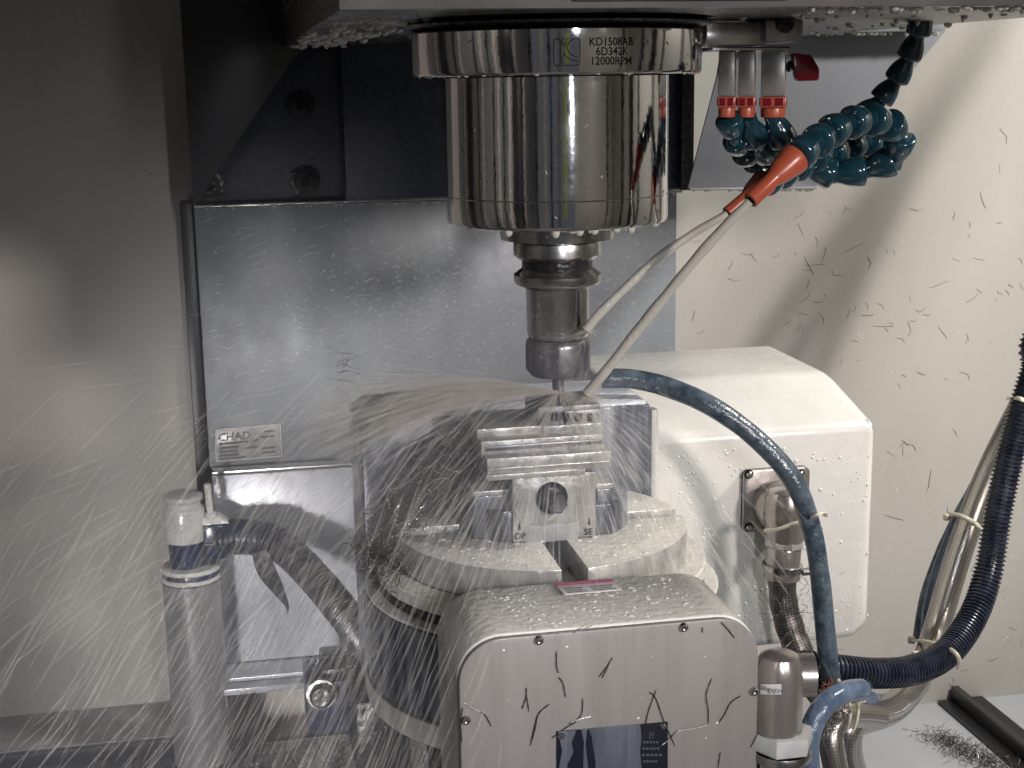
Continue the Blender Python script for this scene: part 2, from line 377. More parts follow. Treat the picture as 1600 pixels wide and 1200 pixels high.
# left gusset sheet
t = thing('gusset_sheet', P(400,100,1.55), 'black triangular sheet guard left of the dark column', 'guard')
prism('sheet', [P(302,323,1.60), P(478,65,1.60), P(500,-90,1.60), P(275,-90,1.60)], (0,.0025,0), 'dark_sheet', t, .0006)
prism('folded_flange', [P(302,323,1.60), P(478,65,1.60), P(478,65,1.60)+Vector((.004,.05,.003)), P(302,323,1.60)+Vector((.004,.05,.003))], (.0022,0,.0016), 'dark_sheet', t, .0004)
# right gusset panel, grey
t = thing('side_guard', P(1250,150,1.50), 'grey slanted sheet guard behind the blue coolant hoses', 'guard')
prism('sheet', [P(1074,297,1.50), P(1272,295,1.50), P(1478,48,1.50), P(1478,-90,1.50), P(1155,-90,1.50), P(1120,120,1.50)], (0,.003,0), 'panel_dry', t, .0006)
prism('bottom_lip', [P(1074,297,1.499), P(1272,295,1.499), P(1272,291,1.499), P(1074,293,1.499)], (0,-.008,0), 'panel_dry', t, .0004)
prism('top_bracket', [P(1252,26,1.47), P(1476,24,1.47), P(1474,48,1.47), P(1252,52,1.47)], (0,.02,0), 'panel_dry', t, .001)

# ================================================================== SPINDLE HEAD
hz = P(870, 14, .80).z
t = thing('headstock', (.3, .82, hz), 'dark spindle head underside running along the top of the picture', 'machine head')
hl = P(532, 10, .80).x
box('underside_plate', (hl, .80, hz), (.57, 1.66, hz+.03), 'black_casting', t, .002)
box('front_ledge', (.5715, .80, hz+.0005), (.88, .85, hz+.03), 'black_casting', t, .002)
box('head_casting', (hl+.002, .799, hz+.031), (.55, 1.66, 1.9), 'head_cover', t, .002)
box('front_skirt', (hl-.002, .785, hz-.0005), (.88, .7985, hz+.30), 'head_cover', t, .001)
box('trim_strip', (P(895,5,.785).x, .7815, hz+.0035), (P(1232,5,.785).x, .7845, hz+.06), 'ground_steel', t, .001)
for px, py in ((487,42),(508,22)):
    lathe('screw', [(0,.006),(.006,.006),(.007,.004),(.007,0)], 'ground_steel', t, P(px,py,1.45), (.2,-1,-.2), 16)

AX = Vector((.2186, .955, 0))
def zs(y): return P(870, y, .955).z
t = thing('spindle', (AX.x, AX.y, .905), 'polished chrome spindle nose with engraved flange and milky drips', 'spindle')
sp = t
lathe('neck', [(.098,hz-.0002),(.104,hz-.003),(.103,1.0335),(.0935,1.0315)], 'black_casting', t, AX, n=96)
FL0, FL1 = 1.0020, 1.0310
fl = lathe('flange', [(.094,FL1),(.0955,FL1-.0004),(.0967,FL1-.0018),(.0967,FL0+.0022),(.0958,FL0+.0006),(.094,FL0),(.076,FL0)], 'chrome', t, AX, n=160)
lathe('housing', [(.074,FL0-.0003),(.0752,FL0-.0008),(.0752,.9245)], 'chrome', t, AX, n=160)
lathe('end_ring', [(.0746,.9243),(.0752,.9236),(.0752,.9080),(.0742,.9058),(.070,.9046),(.040,.9040)], 'chrome', t, AX, n=160)
lathe('nose_cap', [(.050,.9037),(.050,.9022),(.0395,.9010),(.0385,.8935),(.033,.8925)], 'ground_steel', t, AX, n=96)
# engraving wrapped on the flange
def wrap(px, py, r):                                       # photo point -> cylinder surface
    d = ray(px, py); o = EYE-AX
    A = d.x*d.x+d.y*d.y; B = o.x*d.x+o.y*d.y; Cc = o.x*o.x+o.y*o.y-r*r
    s = (-B-math.sqrt(B*B-A*Cc))/A; return EYE+d*s
def on_cyl(ang, z, r): return Vector((AX.x+r*math.sin(ang), AX.y-r*math.cos(ang), z))
def cyl_at(px, py, r):
    p = wrap(px, py, r); return math.atan2(p.x-AX.x, AX.y-p.y), p.z
RF = .0967
for s, px, py in (('KD1508AB', 956, 71), ('6D342K', 957, 86), ('12000RPM', 956, 101)):
    a0, z0 = cyl_at(px, py, RF); me = text_mesh(s, .0068); me.materials.clear()
    bm = bmesh.new(); bm.from_mesh(me)
    for v in bm.verts: v.co = on_cyl(a0+v.co.x*.92/RF, z0+v.co.y, RF+.00012)
    bm.to_mesh(me); bm.free()
    o = link('engraved_text', me, 'ink', None, 0); o.parent = fl
def stroke(pts, wd, parent):
    vs, fs = [], []
    for i, (x, y) in enumerate(pts):
        x0, y0 = pts[i-1]; x1, y1 = pts[(i+1) % len(pts)]
        n = Vector((-(y1-y0), x1-x0)).normalized()*wd/2
        for sg in (-1, 1):
            a, z = cyl_at(x+n.x*sg, y+n.y*sg, RF+.00012); vs.append(on_cyl(a, z, RF+.00012))
    n = len(pts)
    fs = [(2*i, 2*i+1, (2*i+3) % (2*n), (2*i+2) % (2*n)) for i in range(n)]
    o = pyd('engraved_logo', vs, fs, 'ink', None, 0); o.parent = parent
def arc(cx, cy, rx, ry, a0, a1, n=10): return [(cx+rx*math.cos(math.radians(a0+(a1-a0)*i/n)), cy+ry*math.sin(math.radians(a0+(a1-a0)*i/n))) for i in range(n+1)]
lw = 1.3
stroke(arc(870.5,66,5.5,6,180,360,8)+arc(870.5,97,5.5,6,0,180,8), lw, fl)
stroke([(879,60),(888,60),(884,67),(881,73),(879.5,73)], lw, fl)
stroke([(906,64)]+[(904,61),(900,60)]+[(895,61),(889,66),(886,72),(887,78),(892,85),(899,89),(906,91)], lw, fl)
stroke([(881,82),(884,87),(890,92),(898,95),(906,96)]+[(905,100),(901,102),(878,102)], lw, fl)

# tool holder
t = thing('tool_holder', (AX.x, AX.y, .80), 'steel tool holder with grooved flange and collet nut below the spindle', 'tool holder')
hp = lambda y: P(870, y, .955).z
lathe('holder_flange', [(.026,.8923),(.0295,.8915),(.0300,.8895),(.0300,.8825),(.0265,.8795),(.0240,.8785),(.0240,.8735),(.0262,.8720),(.0300,.8690),(.0300,.8640),(.0290,.8625),(.0240,.8605),(.0220,.8600)], 'ground_steel', t, AX, n=96)
lathe('groove_band', [(.0243,.8786),(.0243,.8732)], 'black_casting', t, AX, n=96)
lathe('holder_body', [(.0222,.8598),(.0218,.8590),(.0218,.8290),(.0205,.8255),(.0195,.8250)], 'ground_steel', t, AX, n=96)
vs, fs = [], []
prof = [(.0190,.8248),(.0205,.8243),(.0222,.8220),(.0226,.8195),(.0226,.8045),(.0222,.8025),(.0190,.7985),(.0100,.7975)]
nn = 72
nut = lathe('collet_nut', prof, 'tool_steel', t, AX, n=nn)
for v in nut.data.vertices:                                  # spanner slots around the nut
    a = math.degrees(math.atan2(v.co.y-AX.y, v.co.x-AX.x)) % 60
    if a < 12 and v.co.z < .8215 and v.co.z > .80:
        v.co.x = AX.x+(v.co.x-AX.x)*.92; v.co.y = AX.y+(v.co.y-AX.y)*.92
t = thing('end_mill', (AX.x, AX.y, .772), 'thin dark end mill cutting the small workpiece', 'cutting tool')
vs, fs = [], []; N = 16; rows = 26
for i in range(rows+1):
    z = .7980-(.7980-.7680)*i/rows
    for k in range(N):
        a = 2*math.pi*k/N; fl_ = i/rows > .35
        tw = a + (i/rows)*5.0
        r = .0042*(1-(.30*max(0, math.sin(2*tw)) if fl_ else 0)); vs.append(Vector((AX.x+r*math.cos(a), AX.y+r*math.sin(a), z)))
for i in range(rows):
    for k in range(N): fs.append((i*N+k, i*N+(k+1)%N, (i+1)*N+(k+1)%N, (i+1)*N+k))
fs.append([rows*N+k for k in range(N)])
keep(pyd('shank_and_flutes', vs, fs, 'tool_steel', None, 50), t)

# ================================================================== COOLANT MANIFOLD, HOSES, NOZZLES
MY = .975
t = thing('coolant_manifold', P(1180,60,MY), 'chrome coolant manifold block with three valves above the blue hoses', 'manifold')
def pbox(name, x0, y0, x1, y1, Y0, Y1, mt, parent, bev=.001, rot=0):
    a = P(x0, y1, Y0); b = P(x1, y0, Y0); return box(name, (a.x, Y0, a.z), (b.x, Y1, b.z), mt, parent, bev, rot)
pbox('block', 1103, 34, 1198, 72, MY-.012, MY+.03, 'ground_steel', t)
pbox('end_block', 1196, 30, 1256, 66, MY-.016, MY+.034, 'wet_steel', t, .0015)
pbox('lower_plate', 1112, 72, 1236, 80, MY-.014, MY+.026, 'ground_steel', t)
lathe('port_plug', [(0,.002),(.006,.002),(.0068,.001),(.0068,0)], 'black_casting', t, P(1226,36,MY-.0165), (0,-1,0), 20)
VX = [1137, 1168, 1210]
for i, x in enumerate(VX):
    hw = 15 if i < 2 else 22
    c0 = P(x, 80, MY); c1 = P(x, 150, MY); h = S(hw, c0)*.86
    box('valve_body', (c0.x-h, MY-h, c1.z), (c0.x+h, MY+h, c0.z), 'valve_steel', t, .0010, math.radians(-24))
    c2 = P(x, 150, MY); c3 = P(x, 168, MY); h2 = h*1.08
    col = box('collar', (c0.x-h2, MY-h2, c3.z), (c0.x+h2, MY+h2, c2.z-.0003), 'orange_plastic', t, .001, math.radians(-22))
    for k in range(4):                                       # four recessed pockets of the orange collar
        a = math.radians(-22+90*k); n = Vector((math.sin(a), -math.cos(a), 0)); u = Vector((math.cos(a), math.sin(a), 0))
        cc = Vector((c0.x, MY, (c2.z+c3.z)/2))+n*(h2+.0001)
        for sg in (-1, 1):
            m0 = cc+u*(sg*h2*.45)
            e = h2*.30; zz = .0026
            vs = [m0+u*(-e)+Vector((0,0,-zz)), m0+u*e+Vector((0,0,-zz)), m0+u*e+Vector((0,0,zz)), m0+u*(-e)+Vector((0,0,zz))]
            pk = prism('pocket', vs, n*.0004, 'red_plastic'); pk.parent = col
    lathe('collar_skirt', [(h*1.0,c3.z-.0003),(h*1.05,c3.z-.002),(h*1.0,P(x,183,MY).z)], 'orange_plastic', t, Vector((c0.x, MY, 0)), n=24)
lv = thing('valve_lever', P(1245,100,MY), 'dark red plastic valve lever beside the chrome manifold', 'lever')
prism('grip', [P(1238,82,.96), P(1268,86,.96), P(1281,108,.96), P(1280,126,.96), P(1246,127,.96), P(1240,108,.96)], (.006,.020,.0), 'red_plastic', lv, .0015)
lathe('pivot', [(0,.014),(.004,.014),(.004,0)], 'chrome', lv, P(1232,104,.97), (1,0,0), 16)

def hose_seg_mesh(r):
    L = r*2.35
    prof = [(r*.55,0),(r*.92,L*.015),(r*1.02,L*.05),(r*1.04,L*.13),(r*1.0,L*.28),(r*.93,L*.43),(r*.81,L*.57),(r*.66,L*.69),(r*.59,L*.78),(r*.59,L*1.0)]
    vs, fs = lathe_data(prof, 20); me = bpy.data.meshes.new('hose_segment'); me.from_pydata([tuple(v) for v in vs], [], fs)
    me.materials.append(MATS['teal_plastic']); me.polygons.foreach_set('use_smooth', [True]*len(me.polygons)); me.set_sharp_from_angle(angle=math.radians(50)); return me
def loc_hose(pts, r, label, flip=False):
    path = spline([P(*p) for p in pts], 12); L = r*2.05
    path = resample(path, L)
    t = thing('coolant_hose', path[0], label, 'hose', 'articulated blue coolant hoses')
    me = hose_seg_mesh(r)
    for a, b in zip(path, path[1:]):
        d = (b-a).normalized(); o = bpy.data.objects.new('hose_segment', me); COL.objects.link(o)
        o.rotation_mode = 'QUATERNION'; o.rotation_quaternion = Vector((0,0,1)).rotation_difference(d) @ Quaternion((0,0,1), random.random())
        o.location = a - t.location; o.parent = t
    return path
RH = .0110
pa = loc_hose([(1245,243,.875),(1272,225,.885),(1302,203,.905),(1342,188,.915),(1382,190,.930),(1408,212,.945),(1400,248,.955),(1350,266,.965),(1290,272,.970),(1243,245,.975),(1218,212,.982),(1209,184,.976)], RH,
         'thick blue segmented coolant hose looping forward to the front orange nozzle')
pb = loc_hose([(1196,284,.925),(1232,268,.945),(1275,248,.965),(1325,230,.985),(1368,222,1.00),(1388,240,1.015),(1352,258,1.02),(1285,262,1.02),(1218,252,1.01),(1182,222,.985),(1170,186,.976)], RH*.92,
         'inner blue segmented coolant hose feeding the rear orange nozzle')
pc = loc_hose([(1138,184,.976),(1146,212,.982),(1165,240,1.0),(1200,258,1.03),(1262,245,1.06),(1315,208,1.07),(1352,178,1.07),(1386,146,1.07),(1412,104,1.06),(1432,62,1.05),(1444,14,1.04)], RH*.88,
         'blue segmented coolant hose rising to the upper right corner of the guard')
def nozzle(base, tip, r0_, r1_, label):
    b, e = P(*base), P(*tip); L = (e-b).length
    t = thing('coolant_nozzle', b, label, 'nozzle', 'orange coolant nozzles')
    lathe('nozzle_body', [(r0_*.7,-.001),(r0_,.0),(r0_*1.02,L*.08),(r0_*.93,L*.16),(r0_*.80,L*.34),(r1_*1.15,L*.46),(r1_,L*.52),(r1_,L*.99),(r1_*.8,L)], 'orange_plastic', t, b, e-b, 28)
    lathe('bore', [(0,L+.0003),(r1_*.7,L+.0003),(r1_*.7,L-.002)], 'ink', t, b, e-b, 20)
    return b, e
na = nozzle((1243,246,.874),(1172,314,.862), .0100, .0052, 'large front orange nozzle on the looping blue hose')
nb = nozzle((1196,284,.925),(1136,334,.918), .0090, .0046, 'smaller rear orange nozzle half hidden behind the front one')
# jets of coolant
def jet(name, pts, r, label):
    path = resample(spline([P(*p) for p in pts], 10), .004)
    ph = [random.uniform(0, 6) for _ in range(3)]
    o = tube(name, path, lambda i, t_: r*(1+.05*math.sin(i*.9+ph[0])+.05*math.sin(i*.37+ph[1])+.12*t_), 'coolant_jet', None, 12, 80)
    return tag(o, label, 'jet', 'coolant jets')
JA = jet('coolant_jet', [(1172,314,.862),(1125,362,.872),(1070,425,.885),(1005,505,.905),(950,575,.922),(918,614,.934)], .0031, 'milky coolant jet from the front nozzle hitting the cutting tool tip')
JB = jet('coolant_jet', [(1136,334,.918),(1085,364,.921),(1030,402,.925),(975,452,.928),(935,492,.931),(916,515,.934)], .0028, 'milky coolant jet from the rear nozzle hitting the holder nut')

# ================================================================== ROTARY TABLE
DC = Vector((.206, .960, 0)); DZ = .6902
rt = thing('rotary_table', (DC.x, DC.y, .50), 'round slotted rotary table with cream motor cover, drenched in milky coolant', 'rotary table')
BZ = P(600, 1092, .96).z
# body: dark drum with a bottom rim
lathe('drum', [(.1235,.6480),(.1262,.6465),(.1262,BZ+.020),(.1245,BZ+.018),(.1245,BZ+.006)], 'blue_steel', rt, DC, n=128)
lathe('drum_rim', [(.1252,BZ+.0185),(.1275,BZ+.0175),(.1275,BZ+.002),(.120,BZ)], 'wet_steel', rt, DC, n=128)
lathe('pedestal', [(.100,BZ),(.085,BZ-.05),(.09,lz-.02)], 'black_casting', rt, DC, n=64)
lathe('drum_top', [(.1262,.6483),(.1250,.6495),(.113,.6500),(.108,.6500)], 'foam_wet', rt, DC, n=128)
lathe('seal_ring', [(.108,.6500),(.1165,.6502),(.1165,.6560),(.113,.6562)], 'black_casting', rt, DC, n=128)
lathe('collar', [(.100,.6560),(.1155,.6563),(.1172,.6575),(.1172,.6650),(.1160,.6665),(.100,.6672)], 'foam_wet', rt, DC, n=128)
# disc: four quarters with T slots between them
RD, TH, HW = .1035, .0185, .0085
lathe('disc_floor', [(0,DZ-TH),(.098,DZ-TH),(.098,DZ-TH-.004)], 'wet_steel', rt, DC, n=96)
for qd in range(4):
    a0 = qd*math.pi/2
    ctr = [(HW, HW)]
    aa = math.asin(HW/RD)
    pts = ctr + [(RD*math.cos(aa+(math.pi/2-2*aa)*i/28), RD*math.sin(aa+(math.pi/2-2*aa)*i/28)) for i in range(29)]
    R = Matrix.Rotation(a0, 3, 'Z'); poly = [DC+R@Vector((x, y, DZ-TH-.003)) for x, y in pts]
    qo = prism('disc_quarter', poly, (0,0,TH+.003), 'wet_steel', rt, .0008)
    me = qo.data; me.materials.append(MATS['foam_wet'])
    for f in me.polygons:
        if f.normal.z > .7 and f.center.z > DZ-.002: f.material_index = 1
# rear casting behind the vise
rh0 = P(562, 650, 1.09); rh1 = P(1016, 640, 1.09)
rz = .5*(rh0.z+rh1.z)
poly = [Vector((rh0.x,1.09,.50)), Vector((rh1.x,1.09,.50)), Vector((rh1.x,1.09,rz)), Vector((rh0.x+.012,1.09,rz)), Vector((rh0.x,1.09,rz-.008))]
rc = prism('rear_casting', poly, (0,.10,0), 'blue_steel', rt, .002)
prism('rear_casting_top', [Vector((rh0.x+.006,1.092,rz-.004)), Vector((rh1.x-.002,1.092,rz-.004)), Vector((rh1.x-.002,1.185,rz-.004)), Vector((rh0.x+.03,1.185,rz-.004))], (0,0,.0065), 'wet_top_lit', rt, .0025)
# front motor cover
CY = .742; cz = .6952
def rrect(x0, x1, z0, z1, r, Y, n=10):
    pts = []
    for cx, cz_, a in ((x1-r, z1-r, 0), (x0+r, z1-r, 90)):
        for i in range(n+1):
            t_ = math.radians(a+90*i/n); pts.append(Vector((cx+r*math.cos(t_), Y, cz_+r*math.sin(t_))))
    pts += [Vector((x0, Y, z0)), Vector((x1, Y, z0))]
    return pts
cxl, cxr = P(715,1060,CY).x, P(1187,1040,CY).x
cb = prism('motor_cover', rrect(cxl, cxr, .48, cz, .026, CY+.0045), (0,.075,0), 'cream_paint', rt, .0022, 3, 50)
cb.data.materials.append(MATS['foam_wet'])
for f in cb.data.polygons:
    if f.normal.z > .75: f.material_index = 1
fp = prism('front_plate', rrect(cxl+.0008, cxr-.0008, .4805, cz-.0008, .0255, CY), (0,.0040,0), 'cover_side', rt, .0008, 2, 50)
def screw(px, py, Y, r, parent, n=(0,-1,0)):
    c = P(px, py, Y)
    s = lathe('screw', [(0,r*.42),(r*.40,r*.42),(r*.42,r*.75),(r*.75,r*.72),(r*.98,r*.35),(r,0)], 'ground_steel', None, c, n, 20)
    s.parent = parent
    return s
for px, py in ((842,1000),(1068,980),(728,1125),(1178,1080)): screw(px, py, CY-.0003, .0028, fp)
# name plate with milky film running over it
np_ = thing('name_plate', P(955,1165,CY), 'black maker plate with milky coolant runs on the cream motor cover', 'plate')
pq = [P(869,1142,CY), P(1043,1127,CY), P(1043,1260,CY), P(869,1275,CY)]
prism('plate', pq, (0,-.0008,0), 'plate_black', np_, .0002)
for px, py in ((877,1150),(1036,1135)): keep(lathe('rivet', [(0,.0015),(.0016,.0013),(.0024,0)], 'ground_steel', None, P(px,py,CY-.0008), (0,-1,0), 16), np_)
def film(name, poly, mt, parent, Y, th=.0004):
    o = prism(name, [P(x, y, Y) for x, y in poly], (0,-th,0), mt, parent, th*.4); return o
film('milky_run', [(919,1138),(1000,1131),(1002,1150),(1000,1175),(1003,1210),(930,1215),(930,1190),(926,1165),(924,1150)], 'milky_film', np_, CY-.00085)
film('milky_run', [(872,1143),(900,1141),(893,1160),(896,1175),(886,1195),(888,1220),(872,1225),(874,1195),(878,1172),(874,1155)], 'milky_film', np_, CY-.00085)
film('milky_run', [(908,1140),(917,1139),(915,1165),(919,1200),(922,1225),(912,1225),(911,1190),(912,1160)], 'milky_film', np_, CY-.00085)
pr_x = 1016
text_flat('print', '技', .0042, P(1018,1152,CY)+Vector((0,-.0009,0)), (1,0,0), (0,0,1), 'plate_print', np_)
for i, (x0, x1) in enumerate(((1005,1030),(1004,1032),(1003,1036),(1005,1028))):
    y = 1158+i*10
    for k in range(5):
        xa = x0+(x1-x0)*k/5; a = P(xa, y, CY-.0009); b = P(xa+(x1-x0)/5*.7, y+3.2, CY-.0009)
        box('print_mark', (a.x, CY-.00095, b.z), (b.x, CY-.0009, a.z), 'plate_print', np_, 0)
# warning label lying on the back edge of the cover
wl_ = thing('warning_label', P(918,915,CY+.075), 'white label with pink stripe on the back edge of the motor cover', 'label')
za = cz+.0024
q = [PZ(866,913,za), PZ(955,906,za), PZ(972,922,za), PZ(882,930,za)]
for i in range(4): q[i] = Vector((q[i].x, q[i].y, za))
prism('paper', q, (0,0,.0005), 'label_white', wl_, .0001)
prism('stripe', [q[0]+Vector((0,0,.0006)), q[1]+Vector((0,0,.0006)), q[1].lerp(q[2],.28)+Vector((0,0,.0006)), q[0].lerp(q[3],.28)+Vector((0,0,.0006))], (0,0,.0002), 'label_pink', wl_)
for u0_, u1_, v in ((.08,.40,.5),(.08,.36,.68),(.08,.42,.84),(.52,.92,.5),(.52,.88,.68),(.52,.92,.84)):
    def L_(u, v): return q[0].lerp(q[1], u).lerp(q[3].lerp(q[2], u), v)+Vector((0,0,.0006))
    prism('print_line', [L_(u0_,v), L_(u1_,v), L_(u1_,v+.07), L_(u0_,v+.07)], (0,0,.0001), 'sticker_ink', wl_)

# ================================================================== TILT DRIVE HOUSING (white box at the right)
th_ = thing('drive_housing', P(1190,900,1.2), 'large white drive housing with slanted top right of the vise', 'housing')
def V(px, py, Y): return P(px, py, Y)
fb = P(1020,1018,1.18).z
Xl, Xr = P(1020,690,1.18).x, P(1364,800,1.18).x
ztop = P(1289,579,1.262).z; zf = .6853; xch = P(1289,579,1.262).x
ring = lambda x0, xc, x1, z0, z1, zc, Y, bc: [Vector((x0,Y,z0)), Vector((x1-bc,Y,z0)), Vector((x1,Y,z0+bc)), Vector((x1,Y,zc)), Vector((xc,Y,z1)), Vector((x0,Y,z1))]
zb = P(1320,1000,1.18).z
rA = ring(Xl-.012, Xr-.006, Xr, zb, zf+.004, zf-.001, 1.18, .014)
rB = ring(Xl-.022, xch, Xr+.006, zb, ztop, zf+.012, 1.262, .014)
rC = ring(Xl-.022, xch-.004, Xr+.006, zb, ztop+.001, zf+.014, 1.40, .014)
vs = rA+rB+rC; n = 6
fs = [list(range(n))]+[(i, (i+1)%n, n+(i+1)%n, n+i) for i in range(n)]+[(n+i, n+(i+1)%n, 2*n+(i+1)%n, 2*n+i) for i in range(n)]+[[2*n+i for i in range(n)]]
me = bpy.data.meshes.new('shell'); me.from_pydata([tuple(v) for v in vs], [], fs)
bm = bmesh.new(); bm.from_mesh(me); bmesh.ops.recalc_face_normals(bm, faces=bm.faces)
bmesh.ops.bevel(bm, geom=list(bm.edges), offset=.008, segments=4, affect='EDGES', profile=.5); bm.to_mesh(me); bm.free()
sh = link('shell', me, 'cream_paint', None, 45); keep(sh, th_)
fx = P(1016,640,1.10).x
box('mounting_flange', (fx+.001, 1.10, .52), (fx+.0075, 1.20, P(1020,640,1.10).z), 'cream_paint', th_, .002)

# ================================================================== VISE
vs_ = thing('machine_vise', (DC.x, DC.y, DZ), 'self-centring steel vise with dark hex screw on the slotted disc', 'vise')
VY = .917
vb = .6905
rb = .0605
# round base with flats: cylinder trimmed by front
vc = Vector((P(849,800,.965).x, .966, 0))
base = []
for i in range(65):
    a = 2*math.pi*i/64; x, y = rb*math.cos(a), rb*math.sin(a)
    if i < 64: base.append(Vector((vc.x+x, vc.y+max(y, -.0455), vb)))
prism('round_base', base, (0,0,.0215), 'blue_steel', vs_, .0006)
zt = P(860,742,VY).z
xl, xr = P(801,800,VY).x, P(931,790,VY).x
cp_ = prism('centre_plate', [Vector((xl,VY,vb+.0005)), Vector((xr,VY,vb+.0005)), Vector((xr,VY,zt)), Vector((xl,VY,zt))], (0,.09,0), 'wet_steel', vs_, .0008)
# side shoulders, blue
for x0, x1, yt in ((740,799,775),(932,958,764)):
    a, b = P(x0,800,VY+.012), P(x1,800,VY+.012); ztt = P(.5*(x0+x1), yt, VY+.012).z
    box('shoulder', (a.x, VY+.012, vb+.001), (b.x, VY+.075, ztt), 'blue_steel', vs_, .0008)
    box('shoulder_top', (a.x-.0005, VY+.0115, ztt+.0002), (b.x+.0005, VY+.0755, ztt+.004), 'wet_steel', vs_, .0008)
# hex screw in a round recess
hc = P(862,778,VY-.0002)
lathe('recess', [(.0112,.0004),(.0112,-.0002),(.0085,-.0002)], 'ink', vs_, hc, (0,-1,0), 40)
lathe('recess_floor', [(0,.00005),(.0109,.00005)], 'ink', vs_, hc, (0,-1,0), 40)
lathe('washer', [(.0070,.0005),(.0082,.0010),(.0084,.0004)], 'bolt_dark', vs_, hc, (0,-1,0), 32)
lathe('hex_screw', [(0,.0130),(.0048,.0130),(.0072,.0112),(.0072,.0004)], 'bolt_dark', vs_, hc+Vector((.0006,0,-.0006)), (.10,-1,-.12), 6, 20)
# milky film and lettering at the foot of the plate
film('milky_sheet', [(819,824),(834,821),(850,822),(866,818),(884,819),(903,814),(907,826),(903,842),(860,846),(820,848)], 'milk_thin', vs_, VY-.0003, .0003)
film('milky_spot', [(803,796),(808,794),(812,806),(818,815),(814,816),(806,806)], 'milk_thin', vs_, VY-.0003, .0003)
film('milky_trail', [(868,800),(871,801),(862,813),(853,813)], 'coolant', vs_, VY-.0004, .0004)
for s, px, py in (('OP', 812.5, 842), ('SE', 919, 835)):
    text_flat('engraved_text', s, .0062, P(px,py,VY)+Vector((0,-.0006,0)), (1,0,0), (0,0,1), 'ink', vs_)
for px, py in ((812,825),(921,817)):
    prism('arrow_mark', [P(px-2,py+3,VY-.0005), P(px+2,py+3,VY-.0005), P(px+.5,py-7,VY-.0005), P(px-.5,py-7,VY-.0005)], (0,-.0001,0), 'ink', vs_)
# stepped jaws
def bar(name, x0, x1, y0, y1, Y, dY, mt='wet_steel', bev=.0007, parent=vs_):
    a = P(x0, y1, Y); b = P(x1, y0, Y); mx = .5*(x0+x1)
    return box(name, (a.x, Y, P(mx,y1,Y).z), (b.x, Y+dY, P(mx,y0,Y).z), mt, parent, bev)
bar('jaw_foot', 760, 915, 737.5, 747, VY-.006, .09)
bar('jaw_body', 761, 955, 711, 737, VY-.004, .092)
bar('jaw_rib', 761.5, 953, 726, 730, VY-.0062, .004)
bar('jaw_step', 752, 943, 684, 710.5, VY+.008, .075)
bar('jaw_slot', 758, 941, 692, 700, VY+.0072, .003, 'tool_steel')
bar('jaw_top', 745, 848, 668, 683.5, VY+.020, .055)
bar('jaw_top', 849, 941, 663, 683.5, VY+.018, .055)
wk = thing('workpiece', P(890,662,VY+.03), 'small grey metal block clamped in the vise under the end mill', 'workpiece')
bar('block', 841, 938, 634, 662.5, VY+.022, .045, 'tool_steel', .0006, wk)
bar('machined_step', 884, 938, 641, 662, VY+.0185, .003, 'wet_steel', .0005, wk)
for x, w_ in ((862,10),(880,9),(898,12),(918,8)):
    bar('pocket', x, x+w_, 646, 659, VY+.0178, .004, 'ink', .0004, wk)

# ================================================================== CABLE CONNECTORS, HOSES AND CONDUITS AT THE RIGHT
HY = 1.179
c1 = thing('cable_connector', P(1215,780,HY), 'bare metal elbow connector bolted to the white drive housing', 'connector')
a, b = P(1157,830,HY), P(1262,726,HY)
pts = []
for cx, cz_, a0 in ((b.x-.006,b.z-.006,0),(a.x+.006,b.z-.006,90),(a.x+.006,a.z+.006,180),(b.x-.006,a.z+.006,270)):
    for i in range(7):
        t_ = math.radians(a0+15*i); pts.append(Vector((cx+.006*math.cos(t_), HY, cz_+.006*math.sin(t_))))
prism('gasket', pts, (0,-.0015,0), 'black_rubber', c1, .0003)
prism('flange_plate', [p+Vector((0,-.0016,0)) for p in pts], (0,-.0045,0), 'connector_metal', c1, .0012)
for px, py in ((1170,741),(1170,824),(1250,741),(1250,820)):
    keep(lathe('bolt', [(0,.003),(.0022,.003),(.0030,.0022),(.0030,0)], 'ground_steel', None, P(px,py,HY-.0062), (0,-1,0), 16), c1)
    keep(lathe('bolt_recess', [(0,.0002),(.0042,.0002),(.0044,0)], 'ink', None, P(px,py,HY-.0062), (0,-1,0), 16), c1)
lathe('elbow_boss', [(.0215,-.001),(.0228,.004),(.0228,.018),(.020,.022),(0,.023)], 'connector_metal', c1, P(1212,786,HY-.006), (0,-1,0), 40)
et, eb = P(1227,762,HY-.040).z, P(1226,842,HY-.040).z
er = .0185
lathe('elbow_body', [(er*.92,eb),(er*.96,eb+.012),(er,et-.018),(er*.94,et-.009),(er*.78,et-.003),(er*.45,et-.0003),(0,et)], 'connector_metal', c1, Vector((P(1227,800,HY-.040).x, HY-.040, 0)), n=40)
g0, g1 = P(1226,842,HY-.040), P(1221,905,HY-.040); gd = g1-g0; GL = gd.length
lathe('gland_nut', [(.014,-.001),(.0175,0),(.0180,.002),(.0180,.0055),(.0160,.0065)], 'wet_steel', c1, g0, gd, 8, 20)
lathe('gland_body', [(.0150,.0066),(.0155,.008),(.0155,GL*.62),(.0165,GL*.64),(.0165,GL*.95),(.013,GL)], 'connector_metal', c1, g0, gd, 28)
hcl = lathe('clamp_ring', [(.0168,GL*.60),(.0178,GL*.61),(.0178,GL*.74),(.0168,GL*.75)], 'ground_steel', c1, g0, gd, 32)
lathe('clamp_screw', [(0,.007),(.0035,.007),(.0035,-.005),(0,-.005)], 'tool_steel', c1, P(1262,893,HY-.045), (1,0,0), 12)
cd = thing('braided_conduit', g1, 'old grey braided conduit hanging below the elbow connector', 'conduit')
p_ = spline([g1+Vector((0,0,.004)), P(1226,950,HY-.04), P(1245,1010,HY-.05), P(1275,1070,HY-.07), P(1296,1105,HY-.10)], 10)
